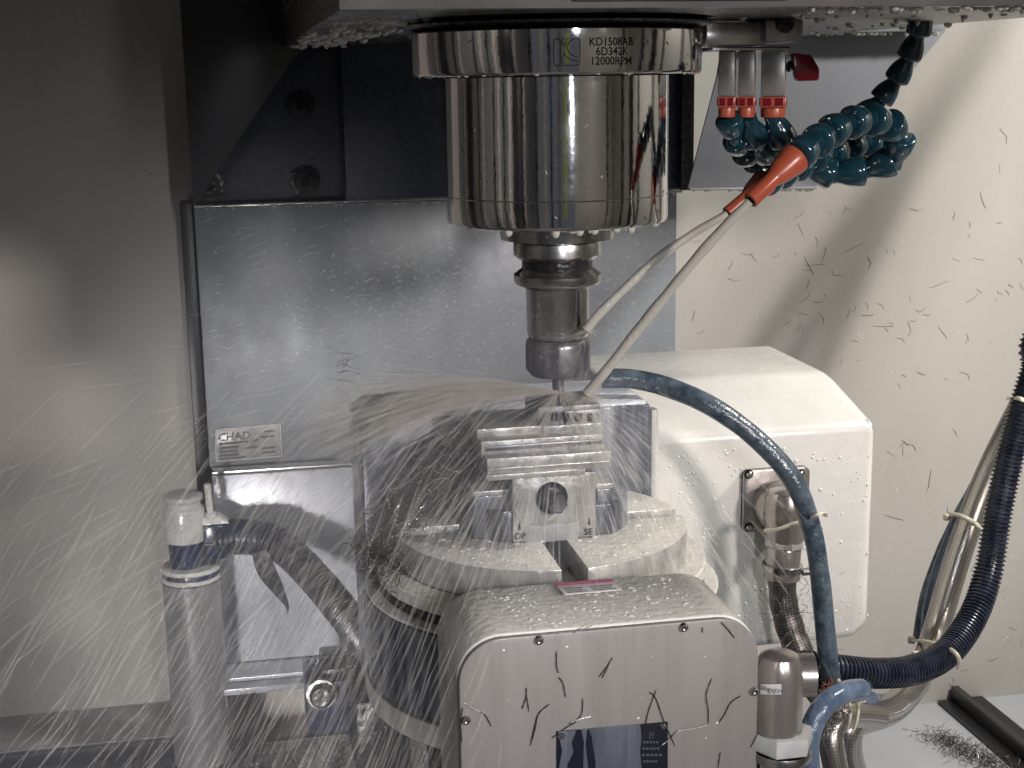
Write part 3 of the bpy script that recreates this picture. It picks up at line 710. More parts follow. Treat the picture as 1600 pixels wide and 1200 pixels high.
tube('braid', resample(p_, .003), lambda i, t_: .0125*(1+.03*math.sin(i*.9)), 'old_braid', cd, 24, 60, (16, 240))

def hose(name, pts, r, mt, label, cat='hose', n=20, uv=None, part='hose_body'):
    path = resample(spline([P(*p) if not isinstance(p, Vector) else p for p in pts], 10), .006)
    t = thing(name, path[0], label, cat)
    ph = random.random()*6
    tube(part, path, lambda i, t_: r*(1+.02*math.sin(i*.31+ph)+.012*math.sin(i*.83)), mt, t, n, 70, uv)
    return t
hose('rubber_hose', [(940,592,1.115),(985,592,1.11),(1040,604,1.10),(1110,634,1.08),(1180,684,1.07),(1238,748,1.06),(1268,825,1.055),(1281,900,1.05),(1289,980,1.045),(1297,1050,1.04),(1306,1090,1.04)], .0082, 'blue_rubber',
     'thick dark blue rubber hose arching from the vise over the white housing')
hose('rubber_hose', [(1345,1078,.965),(1318,1082,.945),(1290,1100,.935),(1270,1132,.93),(1262,1170,.925),(1264,1220,.92)], .0085, 'light_blue_rubber',
     'short light blue hose bending down beside the lower connector')
hose('rubber_hose', [(1335,1088,1.06),(1372,1102,1.12),(1410,1092,1.20),(1440,1060,1.28),(1452,1000,1.30),(1462,930,1.31),(1492,840,1.32),(1545,735,1.33),(1610,630,1.33),(1672,520,1.32),Vector((1.06,1.26,1.18)),Vector((1.11,1.23,1.32)),Vector((1.15,1.20,1.46)),Vector((1.20,1.18,1.80)),Vector((1.20,1.18,2.25))], .0105, 'light_blue_rubber',  # unseen upper run routed past the lamp to cast bands on the wall
     'long light blue hose leaning up to the right edge behind the braided conduit')
hose('rubber_hose', [(1440,1000,1.345),(1452,930,1.35),(1482,850,1.36),(1535,750,1.37),(1605,640,1.38)], .0095, 'blue_rubber',
     'dark blue hose behind the light blue hose at the right edge')
t = thing('steel_conduit', P(1455,1000,1.27), 'shiny braided steel conduit leaning up to the right edge', 'conduit')
p_ = spline([P(*q_) if not isinstance(q_, Vector) else q_ for q_ in ((1335,1215,1.06),(1322,1170,1.05),(1328,1132,1.05),(1352,1122,1.07),(1395,1106,1.12),(1432,1062,1.20),(1458,1000,1.25),(1480,925,1.27),(1505,845,1.28),(1545,740,1.29),(1612,605,1.29),(1672,490,1.28),Vector((1.06,1.22,1.14)),Vector((1.13,1.19,1.30)),Vector((1.19,1.17,1.46)),Vector((1.23,1.15,1.80)),Vector((1.23,1.15,2.25)))], 12)  # unseen upper run, likewise routed for the shadow bands
tube('braid', resample(p_, .0035), .0132, 'braid', t, 28, 60, (20, 300))
t = thing('steel_conduit', P(1315,1160,.96), 'short braided steel conduit dropping out of the bottom edge', 'conduit')
p_ = spline([P(*q_) for q_ in ((1372,1122,1.02),(1340,1118,1.0),(1314,1122,.985),(1300,1140,.98),(1300,1170,.975),(1312,1230,.97))], 12)
tube('braid', resample(p_, .003), .0098, 'braid', t, 24, 60, (16, 300))
t = thing('corrugated_conduit', P(1470,1020,1.2), 'black corrugated plastic conduit curving up to the right edge', 'conduit')
p_ = spline([P(*q_) if not isinstance(q_, Vector) else q_ for q_ in ((1255,1040,1.10),(1310,1047,1.10),(1370,1052,1.11),(1430,1046,1.13),(1482,1018,1.16),(1522,960,1.19),(1545,890,1.21),(1560,800,1.22),(1584,690,1.23),(1616,580,1.235),(1662,460,1.24),Vector((1.03,1.20,1.12)),Vector((1.09,1.17,1.30)),Vector((1.16,1.14,1.46)),Vector((1.26,1.12,1.80)),Vector((1.26,1.12,2.25)))], 14)  # upper run out of view, shaped to shadow the back wall
ribbed(p_, .0138, .0042, 'black_conduit', 'ribbed_sleeve', t, 26, .17)
# zip ties
def ztie(name_pts, label, head, w_=.0016, rad=None, flat=None):
    pts = [P(*q_) for q_ in name_pts]
    t = thing('cable_tie', pts[0], label, 'cable tie')
    path = resample(spline(pts, 8), .002)
    vs, fs = tube_data(path, w_, 8, .45); keep(pyd('strap', vs, fs, 'nylon', None, 60), t)
    for hx, hy, hY in head:
        c = P(hx, hy, hY); box('lock_head', c-Vector((.0036,.003,.0034)), c+Vector((.0036,.003,.0034)), 'nylon', t, .0014, random.uniform(-.5,.5), 3)
    return t
ztie([(1195,829,1.115),(1215,827,1.098),(1240,818,1.092),(1258,814,1.085),(1272,806,1.035),(1286,801,1.038),(1290,806,1.055)], 'white cable tie round the elbow connector and blue hose', [(1254,816,1.082)], .0022)
ztie([(1478,810,1.335),(1486,803,1.30),(1502,806,1.272),(1520,815,1.266),(1535,826,1.275)], 'white cable tie round the hoses at mid height near the right wall', [(1480,808,1.30)], .0022)
ztie([(1575,622,1.31),(1590,622,1.215),(1602,626,1.215)], 'white cable tie round the black conduit at the right edge', [], .0024)
ztie([(1420,1002,1.27),(1440,1001,1.23),(1468,1008,1.18),(1490,1018,1.135),(1499,1032,1.13),(1497,1045,1.145)], 'white cable tie around the bend of the black conduit', [(1424,1000,1.26)], .0020)
ztie([(1402,1030,1.25),(1425,1022,1.21),(1440,1024,1.19)], 'small white cable tie behind the bend of the black conduit', [(1431,1023,1.20)], .0018)
ztie([(1309,1062,1.022),(1318,1080,1.005),(1326,1096,.98),(1328,1120,.95),(1322,1142,.948)], 'frayed white cable tie hanging at the crossing of hoses', [(1328,1084,.985)], .0018)
ztie([(1318,1075,1.01),(1338,1094,.985),(1340,1118,.97),(1334,1140,.965)], 'second white cable tie hanging beside the frayed one', [(1345,1091,.975)], .0018)

# lower connector beside the motor cover
c2 = thing('cable_connector', P(1220,1100,.80), 'upright metal connector with small lettered label right of the motor cover', 'connector')
LY = .80
cc = P(1216,1080,LY)
hw = S(38, cc)
zt_, zb_ = P(1216,1018,LY).z, P(1216,1138,LY).z
prof = [(hw, zb_), (hw*1.01, zb_+.02), (hw, zt_-.016), (hw*.94, zt_-.008), (hw*.78, zt_-.0025), (hw*.45, zt_), (0, zt_)]
lathe('body', prof, 'connector_metal', c2, Vector((cc.x, LY, 0)), n=40)
lathe('back_boss', [(hw*.9,-.03),(hw*.9,.0)], 'connector_metal', c2, Vector((cc.x-.004, LY+.01, zt_-.02)), (-1,.2,0), 32)
z1_ = P(1224,1150,LY).z; z0_ = P(1224,1172,LY).z
lathe('hex_nut', [(hw*1.0,zb_+.0005),(hw*1.30,zb_-.001),(hw*1.34,zb_-.003),(hw*1.34,z0_+.005),(hw*1.30,z0_+.003),(hw*1.0,z0_+.002)], 'white_cap', c2, Vector((cc.x+.003, LY, 0)), n=6, smooth=20)
lathe('nut_ring', [(hw*1.22,z0_+.0018),(hw*1.26,z0_),(hw*1.24,z0_-.004),(hw*1.0,z0_-.005)], 'ground_steel', c2, Vector((cc.x+.003, LY, 0)), n=40)
lathe('gland', [(hw*.95,z0_-.0052),(hw*.95,z0_-.05)], 'chrome', c2, Vector((cc.x+.002, LY, 0)), n=40)
# label plate
lp = P(1203,1078,LY-hw-.001)
def onc(px, py, r):
    d = ray(px, py); C_ = Vector((cc.x, LY, 0)); o = EYE-C_
    A = d.x*d.x+d.y*d.y; B = o.x*d.x+o.y*d.y; Cc = o.x*o.x+o.y*o.y-r*r
    s = (-B-math.sqrt(max(0, B*B-A*Cc)))/A; return EYE+d*s
vs, fs = [], []
for i in range(9):
    x = 1188+i*(1221-1188)/8
    vs += [onc(x, 1069, hw*1.012+.0004), onc(x, 1085, hw*1.012+.0004)]
fs = [(2*i, 2*i+2, 2*i+3, 2*i+1) for i in range(8)]
keep(pyd('label_strip', vs, fs, 'label_white', None, 60), c2)
me = text_mesh('tangqize', .0049); me.materials.clear()
ctr_ = onc(1204, 1081, hw*1.012+.0006); a0 = math.atan2(ctr_.x-cc.x, LY-ctr_.y)
for v in me.vertices:
    aa = a0+v.co.x/(hw*1.02); r_ = hw*1.012+.0007
    v.co = Vector((cc.x+r_*math.sin(aa), LY-r_*math.cos(aa), ctr_.z+v.co.y))
keep(link('lettering', me, 'sticker_ink', None, 0), c2)

# ================================================================== TOOL SETTER POST AT THE LEFT
PY_ = 1.655
ps = thing('sensor_post', P(308,1158,PY_), 'grey cylindrical sensor post with white cap standing left of the way cover', 'sensor post')
pc0 = P(298,890,PY_); PX = pc0.x
zz = lambda y: P(300, y, PY_).z
s1 = S(1, pc0)
A0 = Vector((PX, PY_, 0))
lathe('post', [(s1*45, zz(1185)), (s1*45, zz(1118)), (s1*44.6, zz(1117.5)), (s1*45, zz(1117)), (s1*45, zz(905)), (s1*40, zz(903.5))], 'post_metal', ps, A0, n=64)
lathe('clamp_flange', [(s1*42,zz(903)),(s1*46,zz(902)),(s1*46.5,zz(898)),(s1*44,zz(896)),(s1*44,zz(889)),(s1*46,zz(887.5)),(s1*46,zz(884)),(s1*44,zz(882)),(0,zz(881.5))], 'white_cap', ps, A0, n=64)
lathe('flange_band', [(s1*44.3,zz(896.2)),(s1*44.5,zz(895)),(s1*44.5,zz(889.5)),(s1*44.2,zz(888.8))], 'navy_plastic', ps, A0, n=64)
A1 = Vector((PX-.0035, PY_, 0))
lathe('sensor_barrel', [(s1*27,zz(881)),(s1*27,zz(838))], 'navy_plastic', ps, A1, n=48)
lathe('cap_body', [(s1*27.5,zz(843)),(s1*31,zz(842)),(s1*31.5,zz(838)),(s1*31.5,zz(797)),(s1*30,zz(792)),(s1*26,zz(789)),(s1*26,zz(782)),(s1*29,zz(780)),(s1*30.5,zz(777)),(s1*30,zz(772)),(s1*25,zz(769)),(0,zz(767.5))], 'white_cap', ps, A1, n=48)
bx = P(338,842,PY_)
box('bracket', (PX+.018, PY_-.014, zz(872)), (PX+.046, PY_+.014, zz(818)), 'navy_plastic', ps, .003)
box('bracket_band', (PX+.0178, PY_-.0155, zz(850)), (PX+.048, PY_+.0155, zz(845)), 'black_rubber', ps, .001)
prism('bracket_top', [Vector((PX+.016,PY_-.013,zz(817.5))), Vector((PX+.048,PY_-.013,zz(817.5))), Vector((PX+.036,PY_-.010,zz(806))), Vector((PX+.018,PY_-.010,zz(806)))], (0,.022,0), 'white_cap', ps, .001)
pin = P(329,805,PY_-.004)
lathe('pin', [(.007,0),(.007,.004),(.0042,.006),(.0042,.036),(.0045,.037),(.0038,.040),(0,.0405)], 'white_cap', ps, Vector((pin.x,PY_-.003,zz(808))), (-.04,0,1), 16)
cdt = thing('taped_conduit', P(350,838,1.65), 'dark taped corrugated conduit arching from the sensor post to the rotary table', 'conduit')
p_ = spline([P(*q_) for q_ in ((340,842,1.655),(375,838,1.65),(415,842,1.64),(455,866,1.62),(498,910,1.58),(535,955,1.53),(570,998,1.47),(610,1040,1.40))], 14)
ribbed(p_, .0195, .0062, 'dusty_conduit', 'ribbed_sleeve', cdt, 22, .12)
# glossy film tightly wound on the first stretch
p2 = resample(spline([P(*q_) for q_ in ((346,842,1.655),(375,838,1.65),(415,842,1.64),(432,851,1.632))], 10), .0012)
random.seed(3)
tube('film_wrap', p2, lambda i, t_: .0208*(1+.055*abs(math.sin(i*.55+.5*math.sin(i*.13)))), 'black_conduit', cdt, 26, 45)
vs, fs = [], []
tp = spline([P(405,862,1.615), P(418,895,1.612), P(436,925,1.61), P(450,952,1.612), P(442,975,1.612)], 6)
for i, p in enumerate(tp):
    t_ = i/(len(tp)-1); wv = .012*(.5+.8*math.sin(math.pi*min(1, t_*1.1+.12)))*(1 if t_ < .85 else (1-t_)/.15+.15)
    a = .5+t_*1.2; d = Vector((math.cos(a), -.5*math.sin(a), .25))
    for sg, off in ((-1,0),(1,0)): vs.append(p+d*wv*sg)
m_ = len(tp); vs2 = [v+Vector((0,.0006,0)) for v in vs]; k0 = len(vs)
fs = [(2*i,2*i+1,2*i+3,2*i+2) for i in range(m_-1)]+[(k0+2*i,k0+2*i+2,k0+2*i+3,k0+2*i+1) for i in range(m_-1)]
keep(pyd('tape_tail', vs+vs2, fs, 'dusty_conduit', None, 60), cdt)
# dark block with round knob under the cover lip
bk = thing('coolant_coupling', P(515,1100,1.50), 'dark blocky coupling with round knob under the grey cover lip', 'coupling')
pbox('block', 482, 1060, 565, 1150, 1.50, 1.58, 'navy_casting', bk, .004)
pbox('upper_block', 505, 1040, 575, 1062, 1.51, 1.58, 'black_casting', bk, .003)
lathe('knob', [(0,.022),(.010,.022),(.0125,.020),(.013,.008),(.016,.006),(.017,0)], 'black_casting', bk, P(503,1082,1.499), (-.1,-1,.15), 28)
lathe('knob_ring', [(.0145,.0065),(.0165,.0066),(.0165,.009),(.0145,.0092)], 'wet_steel', bk, P(503,1082,1.499), (-.1,-1,.15), 28)
pbox('foot', 560, 1090, 640, 1230, 1.35, 1.5, 'black_casting', bk, .006)

# ================================================================== CHIPS
random.seed(21)
def chip_path(L, bend, kinks):
    p = [Vector((0,0,0))]; a = 0
    n = 5
    for i in range(n):
        a += random.uniform(-bend, bend) + (random.choice((-1,1))*1.0 if (kinks and random.random() < .25) else 0)
        p.append(p[-1]+Vector((math.cos(a), 0, math.sin(a)))*(L/n) + Vector((0, random.uniform(-.0006,.0006), 0)))
    c = sum(p, Vector())/len(p); return [q_-c for q_ in p]
def chip_mesh(L, r, bend=.35, kinks=True):
    vs, fs = tube_data(chip_path(L, bend, kinks), lambda i, t_: r*(1.0 if 0 < i < 5 else .45), 4, .7)
    me = bpy.data.meshes.new('metal_chip'); me.from_pydata([tuple(v) for v in vs], [], fs)
    me.materials.append(MATS['chip_metal']); me.polygons.foreach_set('use_smooth', [True]*len(me.polygons)); return me
LIB = [chip_mesh(L, .00034, .22) for L in (.010,.013,.016,.019,.022,.026,.030,.034,.018,.024)]
def put_chip(p, me, label, group, rx=0, sc=1, rz=0):
    o = bpy.data.objects.new('metal_chip', me); COL.objects.link(o); o.location = p
    o.rotation_euler = (0, rx, rz); o.scale = (sc, sc, sc)
    return tag(o, label, 'chip', group)
def wall_ok(x, y):
    if x < 1075 or y > 1075: return False
    if y < 305 and x < 1480: return False
    if y < 60: return False
    if 1000 < x < 1375 and y > 555 + max(0, (x-1260)*.9): return False
    if y < 330 and x < 1300: return False
    if y > 560 and x > 1400:
        xc = 1600-(y-570)*.42
        if abs(x-xc+40) < 90: return random.random() < .15
    if x < 1180 and y < 520 and (y-320) < (1190-x)*1.3: return random.random() < .2
    return True
k = 0
while k < 120:
    x, y = random.uniform(1070,1600), random.uniform(60,1085)
    if not wall_ok(x, y): continue
    if y < 330 and random.random() < .8: continue
    p = P(x, y, WALL-.0006)
    a = random.gauss(math.pi*.36, .5) if random.random() < .75 else random.uniform(0, math.pi)
    put_chip(p, random.choice(LIB), 'thin dark metal chip stuck to the cream back wall right of the spindle', 'chips stuck to the cream wall', a, random.uniform(.45,1.05)); k += 1
for x, y, s_ in ((155,248,.9),(232,268,1.3),(245,340,.4),(262,190,.5),(250,300,.4),(170,390,.4),(235,1000,.5),(120,1010,.4),(260,395,.4),(100,130,.3)):
    put_chip(P(x, y, WALL-.0006), random.choice(LIB), 'small dark chip stuck to the shaded cream wall left of the column', 'chips stuck to the shaded left wall', random.uniform(0, 3), s_)
def strand(pts, Y, r, label, nm='metal_chip', mt='chip_metal', group='chips on the motor cover plate'):
    path = spline([P(x, y, Y-.0008-random.random()*.0006) for x, y in pts], 5)
    vs, fs = tube_data(path, lambda i, t_: r*(.7+.5*abs(math.sin(i*.9+t_*3)))*(.5 if t_ in (0., 1.) else 1), 5)
    o = pyd(nm, vs, fs, mt, None, 60); return tag(o, label, 'chip', group)
CHIP_LABELS = ['straight upper half of the broken chip below the left top screw',
 'curved lower half of the broken chip below the left top screw',
 'longer strand of the slanted chip pair in the middle of the plate',
 'shorter strand of the slanted chip pair in the middle of the plate',
 'long strand of the small chip pair left of the middle',
 'short strand of the small chip pair left of the middle',
 'long wavy chip left of the black maker plate',
 'short strand lying along the long wavy chip left of the maker plate',
 'upright chip above the left corner of the black maker plate',
 'nearly level chip crossing above the maker plate',
 'slanted chip touching the top left corner of the maker plate',
 'right leg of the crossed chips above the maker plate',
 'left leg of the crossed chips above the maker plate',
 'angled chip pointing left from the right side of the maker plate',
 'upright chip standing on the angled chip at the right',
 'bent chip near the right edge of the plate',
 'chip under the rounded top right corner of the plate',
 'chip hanging at the right edge below the side screw',
 'chip at the bottom edge right of the maker plate',
 'tiny chip beside the right top screw',
 'arched chip over the left side screw',
 'upright chip at the left edge by the side screw',
 'chip lying on the top edge of the plate']
for pts in ([(870,1017),(870,1040),(873,1052)],[(873,1058),(880,1068),(884,1090)],[(958,1027),(950,1040),(936,1058)],[(954,1032),(948,1046),(941,1060)],
            [(823,1074),(822,1090),(816,1108)],[(823,1088),(827,1112)],[(859,1100),(842,1115),(836,1140),(829,1165)],[(840,1118),(832,1150),(830,1160)],
            [(911,1091),(909,1115),(896,1132)],[(888,1131),(905,1124),(924,1119)],[(900,1128),(880,1140),(862,1154)],[(1015,1081),(1025,1092),(1038,1128),(1055,1166)],[(1026,1077),(1014,1110),(1008,1135),(1002,1160)],
            [(1032,1166),(1045,1156),(1060,1142),(1085,1138),(1107,1132)],[(1113,1059),(1104,1085),(1107,1110),(1107,1132)],[(1158,1087),(1142,1098),(1133,1115),(1124,1129)],
            [(1127,972),(1138,984),(1148,997)],[(1187,1140),(1180,1155),(1173,1168)],[(1126,1174),(1122,1200)],[(1098,980),(1098,989)],
            [(724,1098),(740,1108),(757,1116),(768,1135)],[(723,1105),(720,1130),(722,1160)],[(896,989),(910,984),(926,977)]):
    strand(pts, CY, .00030, CHIP_LABELS.pop(0))
SL2 = 'tiny dark metal chip stuck to the polished spindle'
random.seed(5)
for i in range(64):
    fl_ = i < 20
    r = RF if fl_ else .0752
    while True:
        a = random.uniform(-1.2, 1.35); z = random.uniform(FL0+.003, FL1-.003) if fl_ else random.uniform(.908, .998)
        if random.random() < .35+.5*(a > 0): break
    L = random.uniform(.0014,.0055); d = random.uniform(0, 3.14); b_ = random.uniform(-.8,.8)
    pts = []
    for j in range(4):
        s_ = (j/3-.5)*L; dd = d+b_*(j/3-.5)
        pts.append(on_cyl(a+s_*math.cos(dd)/r, z+s_*math.sin(dd), r+.0002))
    vs, fs = tube_data(pts, lambda q_, t_: .00026 if 0 < q_ < 3 else .0001, 4)
    tag(pyd('metal_chip', vs, fs, 'chip_metal', None, 60), SL2, 'chip', 'chips stuck to the spindle')
# tangles nobody could count
def tangle(name, n, fn, Ls, r, mt, label, cat, curl=.6):
    V_, F_ = [], []
    for i in range(n):
        c = fn(i); L = random.uniform(*Ls); d = Vector((random.gauss(0,1), random.gauss(0,1), random.gauss(0,.7))).normalized()
        nrm = d.orthogonal().normalized(); p = c-d*L/2; path = [p.copy()]
        m_ = 5; sg = random.uniform(-curl, curl)
        for j in range(m_):
            d = (d+nrm*sg+Vector((random.uniform(-.25,.25), random.uniform(-.25,.25), random.uniform(-.25,.25)))).normalized(); p = p+d*L/m_; path.append(p.copy())
        rr = r*random.uniform(.6,1.3); vs, fs = tube_data(path, rr, 3, .5)
        k = len(V_); V_ += vs; F_ += [[a+k for a in f] for f in fs]
    me = bpy.data.meshes.new(name); me.from_pydata([tuple(v) for v in V_], [], F_)
    o = link(name, me, mt, None, 60); return tag(o, label, cat, None, 'stuff')
def blob(cx, cy, Y, rx, ry, rY):
    def f(i):
        while True:
            a, b, c = random.uniform(-1,1), random.uniform(-1,1), random.uniform(-1,1)
            if a*a+b*b+c*c < 1: break
        p = P(cx+a*rx, cy+b*ry, Y+c*rY); return p
    return f
def nest(i):
    t_ = random.random()
    p = P(735-150*t_+random.gauss(0,18), 700+165*t_**1.1+random.gauss(0,16)-10*math.sin(t_*3), .985+random.uniform(-.03,.045)); return p
tangle('chip_nest', 2400, nest, (.006,.024), .00036, 'nest_chip', 'tangled nest of dark metal chips piled left of the vise', 'chips', .5)
tangle('bright_chips', 700, nest, (.004,.012), .00040, 'bright_chip', 'bright wet chips glinting in the nest left of the vise', 'chips', .7)
tangle('chip_tuft', 90, blob(722,715,.965,14,28,.012), (.003,.009), .0004, 'bright_chip', 'bright tuft of chips against the left vise jaw', 'chips', .9)
tangle('chip_tuft', 70, blob(620,790,.90,26,12,.012), (.004,.011), .0003, 'bright_chip', 'pale tuft of chips on the left rim of the disc', 'chips', .9)
tangle('drum_chips', 160, blob(600,880,.90,34,45,.02), (.006,.020), .00028, 'chip_metal', 'dark chips caught on the left shoulder of the drum', 'chips', .6)
tangle('tray_chips', 520, lambda i: Vector((.915+.045*(i/520)+random.gauss(0,.014), 1.70-.12*(i/520)+random.gauss(0,.018), fz+.002+abs(random.gauss(0,.004)))), (.004,.018), .00045, 'chip_metal', 'loose heap of metal chips on the white tray at the lower right', 'chips', .5)
tangle('tray_chips', 110, lambda i: Vector((.925+.04*(i/110)+random.gauss(0,.014), 1.68-.11*(i/110)+random.gauss(0,.018), fz+.004+abs(random.gauss(0,.004)))), (.004,.012), .00045, 'bright_chip', 'bright chips scattered in the heap on the white tray', 'chips', .5)
tangle('deck_chips', 260, lambda i: Vector((random.uniform(-.04,.10), random.gauss(1.60,.03), lz-.014+abs(random.gauss(0,.005)))), (.006,.022), .00045, 'chip_metal', 'dark chips on the wet deck behind the sensor post', 'chips', .5)
tangle('conduit_fuzz', 130, lambda i: P(1222+random.gauss(0,22)+ (0 if i < 70 else 40), random.uniform(895,1080) if i >= 70 else random.uniform(895,1000), HY-.055), (.006,.018), .00025, 'chip_metal', 'fine chips hanging on the old grey conduit', 'chips', .4)
tangle('copper_fuzz', 90, blob(1308,1076,1.02,24,9,.012), (.004,.013), .00028, 'copper_fibre', 'reddish fibres and chips caught where the hoses cross', 'fibres', .6)
tangle('hose_fuzz', 160, blob(1300,1120,.955,26,32,.008), (.003,.012), .0003, 'bright_chip', 'silvery chips caught between lower hose and conduit', 'chips', .7)
tangle('chip_sprig', 13, blob(540,585,1.20,8,38,.01), (.010,.024), .0003, 'chip_metal', 'dark sprig of chips flying above the left end of the casting', 'chips', .3)

# ================================================================== COOLANT: drips, beads, spray
def bead_mesh(name, items, mt, label, cat, nu=8, nv=5):
    V_, F_ = [], []
    for c, r, sz_, nrm in items:
        q_ = Vector((0,0,1)).rotation_difference(nrm); k = len(V_)
        prof = [(0, sz_)]+[(r*math.sin(math.pi/2*(j/(nv-1))), sz_*math.cos(math.pi/2*(j/(nv-1)))) for j in range(1, nv)]
        vs, fs = lathe_data(prof, nu, Vector(c), nrm); V_ += vs; F_ += [[a+k for a in f] for f in fs]
    me = bpy.data.meshes.new(name); me.from_pydata([tuple(v) for v in V_], [], F_)
    o = link(name, me, mt, None, 60); return tag(o, label, cat, None, 'stuff')
random.seed(11)
dn = Vector((0,0,-1)); it = []
for i in range(5):                                            # drips round the lower rim of the spindle
    a = random.uniform(-1.4, 1.5); it.append((on_cyl(a, .9052, .0712+random.uniform(-.002,.002)), random.uniform(.0010,.0032), random.uniform(.0008,.0026), dn))
for px, hgt in ((795,.007),(868,.008),(905,.006),(928,.0055),(985,.007),(962,.005),(1022,.004)):
    a, z = cyl_at(px, 352, .071); it.append((on_cyl(a, .9056, .0715), .0030, hgt*.6, dn))
for i in range(34):                                            # flange edge
    a = random.uniform(-1.5, 1.6); it.append((on_cyl(a, FL0+.0006, .0945+random.uniform(-.001,.001)), random.uniform(.0006,.0020), random.uniform(.0006,.0016), dn))
bead_mesh('coolant_drips', it, 'coolant', 'milky coolant drips along the lower edges of the spindle', 'drips', 12, 6)
it = []
for i in range(120):
    x = random.uniform(hl+.005, .13); y = random.uniform(.9, 1.62)
    it.append((Vector((x, y, hz)), random.uniform(.0020,.0055), random.uniform(.0014,.0040), dn))
bead_mesh('underside_drips', it, 'coolant', 'pale drips hanging under the left side of the spindle head', 'drips', 10, 5)
it = []
for i in range(420):
    x = random.uniform(.33, .87); y = .79+abs(random.gauss(0,.02)) if (random.random() < .6 or x > .565) else random.uniform(.79,1.3)
    if x > .565 and y > .845: continue
    it.append((Vector((x, y, hz-.0006 if y < .80 else hz)), random.uniform(.001,.0036), random.uniform(.001,.004), dn))
bead_mesh('edge_drips', it, 'coolant', 'drips along the lower edge of the spindle head at the right', 'drips', 8, 4)
it = []; fy = Vector((0,-1,0))
for i in range(230):
    x, y = random.uniform(1040,1358), random.uniform(700,985)
    r = random.uniform(.0005,.0015); it.append((P(x, y, 1.18), r, r*.5, fy))
for i in range(130):
    x, y = random.uniform(1070,1600), random.uniform(330,1050)
    if wall_ok(x, y): r = random.uniform(.0005,.0016); it.append((P(x, y, WALL), r, r*.5, fy))
for i in range(12):
    x, y = random.uniform(730,1180), random.uniform(1000,1190); r = random.uniform(.0003,.0009); it.append((P(x, y, CY), r, r*.5, fy))
bead_mesh('wall_droplets', it, 'coolant_drop', 'small coolant droplets on the white housing and the wall', 'droplets', 7, 4)
it = []; up = Vector((0,0,1))
for i in range(200):
    a, r_ = random.uniform(0, 6.28), RD*math.sqrt(random.random())
    x, y = DC.x+r_*math.cos(a), DC.y+r_*math.sin(a)
    if abs(x-DC.x) < HW or abs(y-DC.y) < HW or r_ > RD-.003: continue
    r = random.uniform(.0006,.0022); it.append((Vector((x, y, DZ)), r, r*.35, up))
for i in range(150):
    x, y = random.uniform(cxl+.03, cxr-.03), random.uniform(CY+.008, CY+.075); r = random.uniform(.0005,.0018); it.append((Vector((x, y, cz)), r, r*.35, up))
bead_mesh('pooled_droplets', it, 'coolant_drop', 'beads of milky coolant on the disc and the cover top', 'droplets', 8, 4)
# bottom rim of the way cover and lips
it = []
for i in range(90):
    x = random.uniform(-.04,.54); it.append((Vector((x, 1.712+random.uniform(-.003,.003), .8585)), random.uniform(.001,.003), random.uniform(.001,.004), dn))
for i in range(40):
    p = P(random.uniform(1080,1270), 296, 1.495); it.append((p, random.uniform(.001,.003), random.uniform(.001,.003), dn))
for i in range(30):
    p = P(random.uniform(1258,1470), 50, 1.475); it.append((p, random.uniform(.002,.004), random.uniform(.002,.005), dn))
bead_mesh('lip_drips', it, 'coolant', 'drips along the bright lip of the way cover and the guard', 'drips', 8, 4)

random.seed(99)
def streaks(name, items, mt, label):
    V_, F_ = [], []
    for p, d, L, r in items:
        d = d.normalized(); n = d.orthogonal().normalized(); b = d.cross(n); k = len(V_)
        V_ += [p-d*L/2, p+d*L/2]
        for s_ in (-.22, .22):
            for j in range(3):
                a = 2.094*j; V_.append(p+d*(L*s_)+n*(r*math.cos(a))+b*(r*math.sin(a)))
        for j in range(3):
            j2 = (j+1) % 3
            F_ += [(k, k+2+j2, k+2+j), (k+2+j, k+2+j2, k+5+j2, k+5+j), (k+1, k+5+j, k+5+j2)]
    me = bpy.data.meshes.new(name); me.from_pydata([tuple(v) for v in V_], [], F_)
    o = link(name, me, mt, None, 80); return tag(o, label, 'spray', None, 'stuff')
G = Vector((0,0,-9.8)); E0 = Vector((.2150, .940, P(900,612,.94).z))
def ok(p): return p.z > lz-.01 and p.y < 1.70 and p.y > .30
def ballistic(n, az, azs, el, sp, T, ex, rr, Lm):
    out = []
    while len(out) < n:
        a = math.radians(random.gauss(az, azs)); e = math.radians(random.uniform(*el)); v = random.uniform(*sp)
        v0 = Vector((math.cos(a)*math.cos(e), math.sin(a)*math.cos(e), math.sin(e)))*v
        t_ = random.uniform(0.0, 1.0)**.8*T; p = E0+v0*t_+G*(.5*t_*t_); vv = v0+G*t_
        if not ok(p): continue
        out.append((p, vv, min(Lm, max(.003, vv.length*random.uniform(*ex))), random.uniform(*rr)))
    return out
A_ = ballistic(800, 192, 26, (-60,20), (1.4,3.2), .20, (.010,.022), (.0004,.0010), .06)
A_ += ballistic(350, -30, 30, (-40,20), (.5,1.2), .20, (.008,.016), (.0003,.0006), .03)
streaks('coolant_spray', A_, 'spray_thread', 'wide fan of coolant spray thrown to the left of the tool')
B_ = ballistic(1000, 176, 10, (2,17), (1.3,1.9), .095, (.012,.026), (.0006,.0014), .05)
B_ += ballistic(700, 215, 22, (-78,-25), (.8,2.2), .16, (.012,.024), (.0005,.0012), .045)
B_ += ballistic(620, -45, 24, (-65,0), (.5,1.3), .14, (.010,.020), (.0004,.0010), .035)
streaks('coolant_sheet', B_, 'spray_sheet', 'dense sheet of coolant deflected off the end mill')
R_ = []
